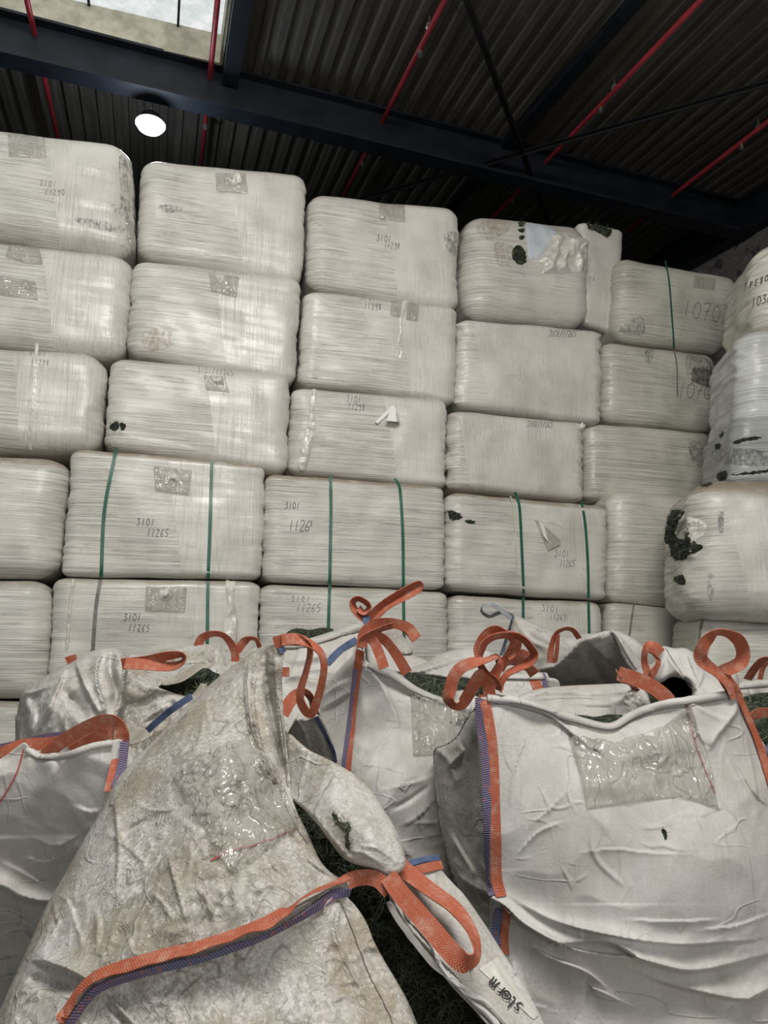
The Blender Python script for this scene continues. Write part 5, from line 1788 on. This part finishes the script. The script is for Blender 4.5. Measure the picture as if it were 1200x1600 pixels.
loop(g, [(574, 975, D3 + .1, 20), (582, 962, D3 + .1, 30), (598, 945, D3 + .1, 45), (620, 930, D3 + .1, 50), (640, 919, D3 + .1, 50), (654, 914, D3 + .1, 40), (652, 920, D3 + .1, 30), (630, 933, D3 + .1, 40), (608, 945, D3 + .1, 50), (590, 960, D3 + .1, 40), (578, 976, D3 + .1, 20)], .045)
loop(g, [(574, 968, D3 + .1, 30), (563, 961, D3 + .1, 40), (553, 950, D3 + .1, 50), (552, 940, D3 + .1, 55), (560, 936, D3 + .1, 60), (572, 942, D3 + .1, 60), (576, 950, D3 + .1, 65), (568, 957, D3 + .1, 60), (560, 950, D3 + .1, 50)], .045)
loop(g, [(572, 992, D3, 15), (583, 1002, D3, 15), (592, 1020, D3 - .02, 10), (600, 1044, D3 - .05, 10)], .045)
loop(g, [(580, 990, D3, 20), (600, 1000, D3, 30), (614, 1016, D3 - .02, 30), (626, 1034, D3 - .04, 20), (636, 1052, D3 - .05, 15)], .048)
loop(g, [(574, 976, D3 + .05, 0), (572, 968, D3 + .08, 0), (576, 960, D3 + .1, 0)], .03, 'blue', 'stitching')

# ---------------------------------------------------------------- left bag D
g = bag(at(80, 1250, 2.4) * [1, 1, 0], 'shaded bulk bag at the left with orange strap along its sagging rim')
poly = [(-70, 1205), (-30, 1192), (0, 1186), (20, 1172), (38, 1160), (50, 1172), (67, 1181), (90, 1178), (112, 1172), (132, 1165), (150, 1160), (175, 1157), (192, 1158), (215, 1200), (250, 1300), (200, 1450), (120, 1600), (60, 1740), (-70, 1740)]
cr = [([(-70, 1372), (0, 1382), (35, 1400), (80, 1408), (120, 1400)], 16, .10, 'R', 1), ([(-20, 1440), (10, 1425), (60, 1450)], 8, .03, 'l'), ([(-10, 1470), (30, 1455), (55, 1470)], 7, .03, 'l'),
      ([(-10, 1500), (20, 1492), (45, 1500)], 7, .03, 'R'), ([(-10, 1535), (15, 1525), (40, 1530)], 7, .03, 'l'), ([(40, 1340), (75, 1345), (100, 1330)], 4, .014, 'l'), ([(50, 1310), (90, 1322), (130, 1300)], 4, .012, 'R'),
      ([(120, 1260), (140, 1268), (155, 1265)], 4, .014, 'l'), ([(0, 1345), (40, 1365), (75, 1385)], 5, .012, 'l'), ([(75, 1180), (80, 1210), (60, 1250)], 14, .03, 'r')]
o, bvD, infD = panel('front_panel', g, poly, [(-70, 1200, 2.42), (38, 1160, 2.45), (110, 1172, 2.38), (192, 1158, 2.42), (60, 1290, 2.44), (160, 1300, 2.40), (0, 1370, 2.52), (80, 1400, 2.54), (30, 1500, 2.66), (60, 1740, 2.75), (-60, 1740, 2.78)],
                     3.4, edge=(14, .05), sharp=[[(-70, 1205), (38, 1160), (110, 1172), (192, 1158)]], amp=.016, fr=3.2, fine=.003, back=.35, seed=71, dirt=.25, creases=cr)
hem(infD, g, [(42, 1168), (66, 1183), (112, 1174), (150, 1162), (176, 1159)], .02, bvh=bvD, drop=3)
stitches(bvD, [(38, 1170), (30, 1200), (15, 1230), (-5, 1260)], g, 'red_stitching', 'redthread', .004)
poly = [(-40, 1210), (-20, 1175), (20, 1165), (60, 1158), (100, 1150), (150, 1150), (180, 1160), (180, 1200), (60, 1220)]
panel('rear_panel', g, poly, [(-40, 1210, 3.0), (180, 1160, 3.0), (60, 1158, 3.05), (60, 1210, 2.9)], 3.4, edge=(5, .02), amp=.015, back=.05, seed=72, dirt=.8)
loop(g, [(-20, 1188, 2.75, 5), (10, 1174, 2.75, 5), (40, 1164, 2.78, 5), (75, 1162, 2.8, 10), (110, 1156, 2.8, 10), (150, 1150, 2.8, 10)], .045)
loop(g, [(-20, 1172, 2.82, 5), (25, 1163, 2.82, 5), (70, 1152, 2.82, 5), (115, 1147, 2.82, 5)], .026, 'stitch', 'stitching')
loop(g, [(66, 1186, 2.6, 15), (90, 1164, 2.55, 10), (118, 1146, 2.5, 8), (146, 1132, 2.46, 10), (168, 1126, 2.44, 30), (182, 1130, 2.43, 45), (190, 1145, 2.42, 30), (190, 1165, 2.42, 15), (184, 1195, 2.38, 10), (174, 1236, 2.3, 20)], .045)
loop(g, [(112, 1176, 2.56, 10), (140, 1160, 2.53, 10), (165, 1146, 2.5, 20), (178, 1146, 2.5, 30)], .045)
loop(g, [(194, 1158, 2.4, 10), (193, 1180, 2.38, 10), (188, 1205, 2.35, 10), (180, 1228, 2.3, 15)], .026, 'stitch', 'stitching')

# ---------------------------------------------------------------- B: the big right bag
g = bag(at(950, 1350, 2.5) * [1, 1, 0], 'biggest clean white bulk bag with a clear document pocket under its sagging rim')
# inner rear side and its turf
poly = [(800, 1100), (815, 1085), (840, 1077), (880, 1072), (940, 1069), (985, 1068), (1000, 1074), (1014, 1090), (1016, 1140), (940, 1160), (830, 1140)]
o, bv, inf = panel('rear_panel', g, poly, [(800, 1100, 3.2), (985, 1068, 3.25), (880, 1072, 3.3), (1014, 1090, 3.1), (940, 1150, 3.1)], 3, edge=(8, .05), amp=.014, fr=5, fine=.004, back=.05, seed=81, dirt=.35,
                   creases=[([(815, 1088), (860, 1080), (920, 1082), (990, 1080)], 4, .02, 'l', 1), ([(900, 1100), (940, 1102), (1000, 1096)], 3, .012, 'R')])
turf_bed(g, [(880, 1125), (905, 1117), (930, 1120), (955, 1116), (985, 1124), (990, 1170), (900, 1170)], [(880, 1125, 2.95), (985, 1124, 2.95), (940, 1117, 3.0), (940, 1170, 2.7)], 3, .02, 700, .035, .0014, 83)
poly = [(976, 1086), (992, 1080), (1002, 1090), (1000, 1104), (985, 1112), (976, 1104)]
patch_o = panel('wrap_tatter', g, poly, [(976, 1086, 3.0), (1002, 1090, 3.0), (985, 1112, 2.95)], 2.2, 'clear', edge=(3, .01), amp=.03, fr=16, fine=.01, back=.02, thick=.004, seed=84)
# left side panel
polyL = [(756, 1096), (740, 1108), (724, 1132), (712, 1152), (694, 1164), (679, 1170), (677, 1194), (682, 1239), (690, 1302), (702, 1356), (714, 1390), (722, 1450), (730, 1560), (735, 1740), (830, 1740), (810, 1500), (785, 1300), (775, 1180)]
crL = [([(715, 1155), (722, 1175), (710, 1190), (700, 1200)], 5, .03, 'l'), ([(682, 1172), (700, 1190), (712, 1225)], 5, .03, 'R'), ([(740, 1112), (735, 1150), (728, 1190)], 7, .02, 'r'),
       ([(705, 1300), (720, 1330), (745, 1370)], 6, .02, 'l'), ([(700, 1340), (720, 1372), (760, 1395), (790, 1400)], 8, .03, 'R')]
oL, bvL, infL = panel('side_panel', g, polyL, [(756, 1096, 2.62), (712, 1152, 2.8), (679, 1170, 2.95), (677, 1240, 2.9), (702, 1356, 2.75), (722, 1450, 2.7), (735, 1740, 2.5), (785, 1300, 2.5), (775, 1180, 2.56), (810, 1500, 2.43), (830, 1740, 2.3), (735, 1250, 2.66)],
                      3.2, edge=(14, .08), sharp=[[(756, 1096), (775, 1180), (785, 1300), (810, 1500), (830, 1740)]], amp=.016, fr=5, fine=.006, back=.5, seed=85, dirt=.7, creases=crL + random_creases(polyL, 10, 31, (20, 70), (3, 6), (.004, .010)))
polyB = [(744, 1096), (752, 1088), (770, 1084), (800, 1089), (830, 1096), (850, 1103), (876, 1111), (900, 1120), (928, 1129), (953, 1132), (968, 1124), (987, 1113), (1010, 1102), (1033, 1095), (1055, 1091), (1073, 1090),
         (1103, 1085), (1133, 1079), (1150, 1072), (1170, 1110), (1200, 1170), (1290, 1230), (1330, 1400), (1330, 1740), (780, 1740), (766, 1560), (764, 1480), (766, 1430), (764, 1400), (758, 1330), (752, 1240), (747, 1160)]
crB = [([(790, 1095), (850, 1112), (900, 1150), (925, 1170)], 9, .035, 'R'), ([(850, 1106), (880, 1130), (905, 1165)], 8, -.02, 'r'), ([(1075, 1094), (1100, 1110), (1140, 1130)], 7, .02, 'l'),
       ([(1143, 1082), (1150, 1110), (1120, 1150), (1110, 1170)], 9, .03, 'l'), ([(900, 1160), (960, 1178), (1040, 1165), (1100, 1150)], 22, .03, 'r'), ([(1078, 1096), (1092, 1140), (1112, 1190)], 10, .015, 'R'),
       ([(834, 1284), (860, 1262), (888, 1232)], 3.2, .012, 'l'), ([(808, 1334), (840, 1300), (878, 1284)], 3.2, .012, 'l'), ([(822, 1150), (806, 1200), (798, 1260)], 4, .008, 'l'),
       ([(1137, 1185), (1160, 1225), (1200, 1290)], 6, .016, 'l'), ([(1150, 1190), (1180, 1240), (1200, 1260)], 5, .014, 'R'), ([(1165, 1150), (1178, 1210), (1185, 1260)], 5, .012, 'l'),
       ([(905, 1332), (960, 1326), (1010, 1332), (1080, 1334)], 3, .007, 'l'), ([(980, 1436), (1050, 1440), (1120, 1436)], 3.5, .010, 'l'), ([(1100, 1452), (1150, 1446), (1210, 1425)], 4, .010, 'l'),
       # the slump fold low on the bag
       ([(745, 1395), (785, 1412), (815, 1440), (850, 1462), (875, 1474)], 9, .05, 'R', 1), ([(875, 1474), (950, 1470), (1010, 1500), (1090, 1515), (1200, 1490)], 14, .05, 'R'),
       ([(810, 1410), (870, 1440), (960, 1462), (1060, 1475), (1180, 1468)], 9, .03, 'R'), ([(830, 1480), (870, 1500), (920, 1520), (960, 1555)], 9, .035, 'l'), ([(860, 1475), (930, 1490), (1000, 1498), (1090, 1520)], 8, .03, 'l'),
       ([(1010, 1525), (1080, 1545), (1170, 1560), (1230, 1530)], 12, .035, 'R'), ([(920, 1540), (960, 1558), (1000, 1575)], 7, .025, 'l'), ([(1130, 1590), (1170, 1560), (1210, 1540)], 6, .02, 'R'), ([(800, 1500), (810, 1540), (830, 1590)], 6, .02, 'r')]
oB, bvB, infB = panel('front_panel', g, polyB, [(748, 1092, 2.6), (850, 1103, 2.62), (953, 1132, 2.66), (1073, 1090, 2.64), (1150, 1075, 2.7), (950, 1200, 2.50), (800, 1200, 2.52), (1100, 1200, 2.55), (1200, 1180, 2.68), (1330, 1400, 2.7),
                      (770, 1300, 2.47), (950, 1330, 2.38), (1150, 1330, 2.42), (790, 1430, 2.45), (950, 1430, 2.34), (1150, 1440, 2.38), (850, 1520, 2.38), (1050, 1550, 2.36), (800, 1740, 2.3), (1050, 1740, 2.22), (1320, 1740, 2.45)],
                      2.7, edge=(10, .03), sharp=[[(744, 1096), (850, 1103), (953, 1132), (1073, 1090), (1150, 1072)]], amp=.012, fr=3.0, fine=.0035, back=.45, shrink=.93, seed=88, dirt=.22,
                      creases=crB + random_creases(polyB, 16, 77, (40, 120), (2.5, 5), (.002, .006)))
rim = [(760, 1087), (800, 1090), (850, 1104), (900, 1121), (953, 1133), (987, 1114), (1033, 1096), (1073, 1091), (1133, 1080)]
hem(infB, g, rim, .024, bvh=bvB, drop=5, lift=.008, dirt=.15)
stitches(bvB, [(x, y + 13) for x, y in rim], g, 'rim_seam', 'thread', .0022)
band(bvB, [(756, 1088), (762, 1120), (768, 1160), (771, 1200), (773, 1260), (775, 1320), (776, 1370), (783, 1402)], .036, 'web', g, 'corner_webbing', step=5)
band(bvB, [(748, 1092), (751, 1130), (757, 1170), (760, 1220), (762, 1280), (763, 1340), (765, 1380), (771, 1400)], .027, 'stitch', g, 'stitching', lift=.003, step=5)
band(bvB, [(793, 1420), (791, 1440), (788, 1465), (790, 1490)], .026, 'web', g, 'corner_webbing', step=4)
band(bvB, [(783, 1420), (776, 1440), (774, 1460), (777, 1476)], .028, 'stitch', g, 'stitching', step=4)
band(bvB, [(1148, 1078), (1160, 1105), (1175, 1140), (1190, 1180), (1200, 1215), (1212, 1260)], .036, 'web', g, 'corner_webbing', step=5)
band(bvB, [(1158, 1078), (1172, 1110), (1188, 1145), (1202, 1180), (1215, 1220)], .03, 'stitch', g, 'stitching', step=5)
poly = [(887, 1152), (905, 1150), (960, 1165), (1030, 1140), (1080, 1100), (1095, 1150), (1108, 1200), (1124, 1267), (1090, 1255), (1062, 1246), (990, 1255), (917, 1266), (905, 1210)]
patch(bvB, poly, 2.6, lambda a, p, d: crumple(a, p, d, .016, 10, 9, 5) * (.35 + sstep(1258, 1225, a[:, 1])), 'document_pocket', 'clear', g, curve=False)
stitches(bvB, [(1072, 1094), (1078, 1130), (1092, 1180), (1112, 1230), (1116, 1240)], g, 'red_stitching', 'redthread', .004)
turf_on(None, [(1033, 1297), (1038, 1296), (1042, 1304), (1041, 1312), (1037, 1308)], .004, 12, .01, bvh=bvB, parent=g, name='turf_crumb', fw=.001)
stitches(bvB, [(752, 1091), (762, 1093), (770, 1090)], g, 'tie_thread', 'filmflap', .004)
# tied loops over its left corner
D = 2.6
loop(g, [(766, 1092, D, 0), (764, 1076, D, 0), (768, 1066, D, 10), (776, 1050, D, 40), (782, 1036, D, 60), (776, 1026, D, 70), (760, 1030, D - .02, 65), (742, 1034, D - .03, 35), (722, 1042, D - .03, 15), (710, 1056, D - .03, 5), (704, 1075, D - .03, 5), (700, 1092, D - .03, 30), (708, 1102, D - .02, 60), (722, 1100, D, 30), (734, 1082, D, 15), (744, 1064, D, 10), (752, 1055, D, 20), (760, 1070, D, 10)], .042)
loop(g, [(749, 1028, D + .02, 60), (750, 1012, D + .02, 15), (760, 994, D + .02, 20), (774, 985, D + .02, 40), (790, 990, D + .02, 60), (802, 996, D + .02, 30), (806, 1005, D + .02, 20), (800, 1018, D + .02, 30), (792, 1027, D + .02, 50)], .042)
loop(g, [(750, 1022, D, 70), (757, 1006, D, 60), (772, 996, D, 62), (792, 993, D, 60), (810, 995, D, 60), (824, 1006, D, 58), (834, 1022, D, 50), (826, 1036, D, 55), (808, 1044, D, 60), (792, 1053, D, 62), (783, 1066, D, 62), (780, 1080, D, 70)], .042)
loop(g, [(748, 1036, D, 60), (758, 1052, D, 55), (772, 1064, D, 50), (781, 1078, D, 60)], .042)
loop(g, [(780, 1045, D + .03, 30), (792, 1030, D + .03, 45), (806, 1024, D + .03, 20), (820, 1026, D + .03, 10), (828, 1040, D + .03, 20)], .042)
loop(g, [(776, 1040, D + .04, 40), (795, 1034, D + .04, 55), (812, 1038, D + .04, 60), (826, 1044, D + .04, 50), (836, 1054, D + .04, 30)], .045)
# big open loop over its right corner
loop(g, [(1152, 1090, D + .05, 20), (1140, 1068, D + .05, 30), (1118, 1048, D + .05, 45), (1096, 1030, D + .04, 10), (1098, 1012, D + .03, 25), (1108, 998, D + .03, 40), (1122, 989, D + .03, 62), (1140, 991, D + .04, 50), (1154, 1001, D + .05, 15), (1161, 1018, D + .06, 5), (1158, 1034, D + .06, 5), (1144, 1043, D + .06, 15), (1130, 1050, D + .06, 10), (1136, 1066, D + .06, 10), (1150, 1086, D + .05, 30)], .045)

# ---------------------------------------------------------------- A: the burst hero bag
g = bag(at(350, 1450, 1.9) * [1, 1, 0], 'dirty burst bulk bag drawn up to a peak, torn open over dark turf')
turf_bed(g, [(436, 1225), (470, 1235), (520, 1290), (560, 1330), (620, 1340), (660, 1400), (720, 1470), (800, 1580), (850, 1720), (640, 1740), (610, 1560), (560, 1440), (480, 1360), (440, 1280)],
         [(436, 1225, 2.4), (520, 1290, 2.2), (620, 1340, 2.05), (600, 1440, 1.98), (720, 1470, 1.9), (650, 1560, 1.84), (800, 1580, 1.75), (700, 1740, 1.66)],
         3.4, .035, 9000, .05, .0010, 91, back=.3, lie=.85)
polyF = [(450, 1148), (466, 1158), (483, 1172), (508, 1184), (533, 1197), (552, 1209), (570, 1224), (586, 1243), (600, 1266), (612, 1284), (621, 1302), (632, 1336), (634, 1350), (626, 1362), (606, 1368), (584, 1358), (556, 1351), (534, 1339), (514, 1312), (496, 1288), (472, 1262), (450, 1243), (444, 1200)]
oF, bvF, infF = panel('torn_flap', g, polyF, [(450, 1148, 2.2), (450, 1243, 2.12), (533, 1197, 2.05), (600, 1266, 1.95), (632, 1340, 1.86), (540, 1330, 1.86), (500, 1285, 1.92), (520, 1250, 1.93), (580, 1310, 1.84)],
                      2.8, edge=(7, .02), amp=.009, fr=7, fine=.004, back=.02, thick=.01, seed=92, dirt=1.0,
                      creases=[([(455, 1246), (490, 1275), (520, 1312), (545, 1340)], 7, .02, 'R', 1), ([(600, 1355), (570, 1335), (545, 1330)], 5, .014, 'l'), ([(625, 1350), (590, 1325), (560, 1322)], 5, .012, 'R'), ([(484, 1176), (475, 1210), (468, 1235)], 4, .008, 'l')] + random_creases(polyF, 8, 15, (20, 60), (3, 5), (.003, .006)))
turf_on(None, [(520, 1272), (528, 1276), (532, 1284), (544, 1286), (548, 1296), (544, 1306), (548, 1318), (546, 1330), (541, 1322), (540, 1304), (530, 1292), (522, 1282)], .006, 120, .014, bvh=bvF, parent=g, name='turf_crumb', jag=2.2, fw=.0009)
polyR = [(618, 1352), (640, 1347), (662, 1343), (684, 1339), (691, 1360), (708, 1380), (726, 1399), (755, 1440), (783, 1484), (804, 1516), (822, 1545), (845, 1588), (870, 1650), (900, 1740), (860, 1740), (800, 1640), (760, 1600), (740, 1577), (712, 1548), (687, 1519), (664, 1494), (645, 1473), (628, 1450), (615, 1431), (609, 1407), (606, 1376)]
oR, bvR, infR = panel('lower_flap', g, polyR, [(618, 1352, 1.9), (684, 1339, 1.98), (612, 1420, 1.86), (726, 1399, 1.92), (700, 1470, 1.76), (783, 1484, 1.84), (690, 1520, 1.72), (822, 1545, 1.76), (760, 1600, 1.6), (845, 1588, 1.7), (870, 1740, 1.5), (900, 1740, 1.5)],
                      2.8, edge=(4, .006), amp=.006, fr=7, fine=.003, back=.02, thick=.01, seed=93, dirt=.45,
                      creases=[([(612, 1400), (640, 1450), (700, 1510), (760, 1580), (790, 1620)], 7, .016, 'R', 1), ([(625, 1420), (665, 1475), (720, 1530), (800, 1610)], 4, .012, 'l', 1), ([(700, 1400), (740, 1460), (790, 1540), (830, 1600)], 5, .010, 'l')])
band(bvR, [(622, 1368), (645, 1362), (668, 1356), (692, 1352)], .022, 'web', g, 'cross_webbing')
band(bvR, [(620, 1356), (642, 1350), (664, 1345), (684, 1342)], .016, 'blue', g, 'cross_webbing')
for k_, (off_, w_) in enumerate(((0, .014), (13, .010))):
    band(bvR, [(612 + off_, 1405), (622 + off_, 1434), (650 + off_, 1470), (692 + off_, 1518), (748 + off_, 1578), (790 + off_, 1625)], w_, 'cloth', g, 'folded_edge', lift=.008, thick=.006)
# printed label on the flap
lab = [(747, 1514), (778, 1496), (810, 1548), (842, 1587), (834, 1594), (828, 1590)]
patch(bvR, lab, 2.6, lambda a, p, d: 0 * d + .002, 'printed_label', 'paper', g, curve=False)
# A's tall front panel
polyA = [(432, 1005), (444, 1010), (441, 1050), (442, 1100), (446, 1150), (452, 1200), (455, 1240), (464, 1268), (476, 1292), (488, 1318), (500, 1344), (516, 1362), (538, 1376), (546, 1380), (541, 1398), (556, 1416), (572, 1440), (584, 1470), (600, 1500), (618, 1530), (636, 1562), (652, 1600), (672, 1660), (690, 1740),
         (-60, 1740), (-25, 1640), (8, 1560), (30, 1510), (52, 1460), (74, 1412), (100, 1368), (125, 1322), (150, 1280), (170, 1240), (188, 1212), (212, 1185), (240, 1158), (268, 1128), (300, 1095), (330, 1068), (358, 1044), (385, 1025), (410, 1010)]
seam = [(90, 1605), (112, 1572), (143, 1532), (180, 1516), (240, 1498), (300, 1484), (350, 1468), (400, 1450), (440, 1430), (478, 1410), (510, 1392), (544, 1378)]
crA = [(seam, 11, .055, 'l', 1),
       ([(402, 1040), (396, 1090), (404, 1150), (420, 1200), (446, 1240)], 6, .03, 'l'), ([(414, 1030), (420, 1090), (432, 1150), (450, 1225)], 6, -.045, 'r'), ([(428, 1020), (432, 1080), (440, 1160), (452, 1230)], 5, .03, 'R'),
       ([(386, 1035), (384, 1090), (392, 1150)], 5, .018, 'R'), ([(252, 1228), (290, 1192), (312, 1150), (318, 1110)], 4, .014, 'l'), ([(322, 1085), (326, 1120), (338, 1150)], 4, .012, 'l'),
       ([(185, 1318), (205, 1295), (232, 1280)], 4, -.016, 'r'), ([(222, 1258), (240, 1266), (285, 1262)], 4, .016, 'l'), ([(305, 1385), (320, 1400), (335, 1435)], 5, .014, 'l'), ([(90, 1395), (108, 1410), (118, 1440), (132, 1475)], 4, .014, 'l'),
       ([(82, 1402), (84, 1420), (92, 1450)], 4, .012, 'R'), ([(235, 1392), (255, 1410), (268, 1432)], 4, .014, 'l'), ([(260, 1330), (272, 1375), (290, 1440)], 6, .014, 'R'), ([(150, 1480), (153, 1450), (150, 1420)], 5, .012, 'r'),
       ([(50, 1500), (75, 1503), (110, 1515), (140, 1532)], 10, .045, 'R'), ([(40, 1525), (80, 1540), (120, 1545)], 9, -.03, 'r'), ([(160, 1552), (180, 1580), (205, 1610)], 5, -.02, 'r'), ([(165, 1550), (188, 1575), (215, 1605)], 5, .02, 'l'),
       ([(180, 1200), (180, 1260), (185, 1330), (180, 1390)], 7, .02, 'R'), ([(200, 1460), (212, 1490), (240, 1488)], 5, .014, 'l'), ([(545, 1385), (520, 1440), (540, 1500), (580, 1570)], 5, .016, 'l'), ([(544, 1382), (510, 1410), (505, 1430)], 5, .02, 'R'),
       ([(544, 1382), (530, 1425), (528, 1450)], 4, .02, 'l'), ([(460, 1260), (450, 1300), (470, 1350), (500, 1380)], 6, .014, 'l'), ([(470, 1300), (480, 1340), (520, 1370)], 6, .018, 'R'), ([(280, 1560), (300, 1540), (330, 1515)], 4, .010, 'l'), ([(370, 1590), (385, 1545), (395, 1510)], 4, .010, 'R')]
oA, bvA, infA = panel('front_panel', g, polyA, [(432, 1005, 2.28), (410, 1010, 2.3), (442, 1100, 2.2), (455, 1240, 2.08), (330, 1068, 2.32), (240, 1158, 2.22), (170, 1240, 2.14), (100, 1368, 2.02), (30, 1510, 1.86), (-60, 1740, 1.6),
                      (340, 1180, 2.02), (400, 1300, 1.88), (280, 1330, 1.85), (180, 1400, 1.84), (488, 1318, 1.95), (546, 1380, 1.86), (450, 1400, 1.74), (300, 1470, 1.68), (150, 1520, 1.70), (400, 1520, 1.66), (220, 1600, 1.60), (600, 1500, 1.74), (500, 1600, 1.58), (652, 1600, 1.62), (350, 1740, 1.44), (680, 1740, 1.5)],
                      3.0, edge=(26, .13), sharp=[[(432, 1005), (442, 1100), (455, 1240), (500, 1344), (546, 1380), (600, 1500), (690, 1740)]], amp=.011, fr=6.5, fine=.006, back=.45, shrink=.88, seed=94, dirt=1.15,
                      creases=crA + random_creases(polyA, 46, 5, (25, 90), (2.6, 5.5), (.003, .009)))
band(bvA, seam, .031, 'web', g, 'seam_webbing', lift=.012, off=-.004, step=5, sm=16)
band(bvA, [(x + 2, y + 9) for x, y in seam], .022, 'stitch', g, 'stitching', lift=.012, step=5, sm=16)
patch(bvA, [(272, 1213), (330, 1172), (392, 1150), (422, 1195), (444, 1238), (468, 1296), (432, 1318), (400, 1345), (362, 1370), (345, 1345), (322, 1300), (296, 1250)], 2.8, lambda a, p, d: crumple(a, p, d, .016, 9, 6, 5), 'document_pocket', 'clear', g, curve=False)
stitches(bvA, [(330, 1345), (370, 1328), (410, 1318), (452, 1300)], g, 'red_stitching', 'redthread', .003)
stitches(bvA, [(388, 1040), (386, 1080), (392, 1130), (404, 1165), (430, 1220), (452, 1275), (480, 1320)], g, 'seam', 'thread', .002)
stitches(bvA, [(430, 1050), (436, 1110), (446, 1180), (450, 1230)], g, 'seam', 'thread', .002)
stitches(bvA, [(530, 1410), (548, 1450), (575, 1520), (605, 1580), (620, 1620)], g, 'seam', 'thread', .002)
# loops of A
DA = 2.2
loop(g, [(428, 1005, DA, 5), (446, 1000, DA, 5), (464, 1000, DA, 15), (480, 1006, DA, 62), (484, 1020, DA, 62), (478, 1048, DA, 62), (470, 1075, DA, 55), (469, 1095, DA, 50), (478, 1112, DA, 45), (488, 1114, DA, 45), (496, 1095, DA, 50), (504, 1065, DA, 55), (507, 1040, DA, 58), (502, 1020, DA, 58), (486, 1006, DA, 50), (462, 998, DA - .01, 25), (440, 1000, DA - .01, 10)], .034)
band(bvA, [(438, 1008), (440, 1014), (441, 1020)], .02, 'blue', g, 'stitching')
loop(g, [(540, 1379, 1.84, 0), (555, 1373, 1.84, 10), (575, 1371, 1.83, 15), (592, 1376, 1.82, 10), (608, 1392, 1.8, 10)], .036)
loop(g, [(606, 1368, 1.82, 0), (626, 1396, 1.76, 0), (652, 1426, 1.69, 0), (678, 1456, 1.64, 0), (702, 1485, 1.60, 5), (722, 1503, 1.57, 20), (737, 1503, 1.57, 62), (744, 1488, 1.60, 66), (740, 1462, 1.66, 60), (726, 1436, 1.72, 52), (704, 1412, 1.77, 45), (676, 1392, 1.82, 40), (646, 1370, 1.87, 30), (624, 1352, 1.89, 10)], .042)


# lettering on the flap label: m, r, ring, t, s read from the far side, so upside down along the flap
def flap_text():
    TX = {
        'm': [[(0, 0), (0, .62)], [(0, .45), (.15, .62), (.3, .5), (.3, 0)], [(.3, .45), (.45, .62), (.6, .5), (.6, 0)]],
        'r': [[(0, 0), (0, .62)], [(0, .4), (.15, .6), (.32, .6)]],
        'o': [[(.3, 0), (.02, .15), (.02, .5), (.3, .65), (.58, .5), (.58, .15), (.3, 0)], [(.3, .2), (.2, .32), (.3, .45), (.4, .32), (.3, .2)]],
        't': [[(.12, .95), (.12, .1), (.3, 0), (.4, .05)], [(0, .62), (.35, .62)]],
        's': [[(.45, .58), (.2, .65), (.05, .5), (.4, .25), (.3, .02), (0, .06)]],
    }
    a = np.array([816.0, 1574.0])
    b = np.array([764.0, 1524.0])
    ex = (b - a) / np.linalg.norm(b - a)          # reading direction runs up the flap
    ey = np.array([-ex[1], ex[0]])
    if ey[1] < 0:
        ey = -ey
    L = np.linalg.norm(b - a)
    pos = {0: ('s', 0), 1: ('t', .17), 2: ('o', .31), 3: ('r', .52), 4: ('m', .68)}
    sc = L * .36
    V_, F_ = [], []
    # the label lies face up with its foot away from us
    o0 = a
    for k in range(5):
        ch, t0 = pos[k]
        for st in TX[ch]:
            pts = [tuple(o0 + ex * (t0 * L * 1.05 + p * sc * .78) + (-ey) * (0) + ey * (-1) * (-(q) * sc * .8)) for p, q in st]
            C, N = lay_line(bvR, pts, 1.0, .006)
            if len(C) < 2:
                continue
            v, f, _ = ribbon_world('', C, N, .0030, None, None, .0008)
            o = sum(len(x) for x in V_)
            V_.append(v)
            F_.extend([tuple(i + o for i in q2) for q2 in f])
    if V_:
        mesh_obj('printed_word', np.vstack(V_), F_, M['ink'], g, False)


flap_text()
band(bvR, [(731, 1516), (734, 1512), (737, 1511)], .006, 'ink', g, 'print_mark', lift=.006, step=1.5, curve=False, sm=0)
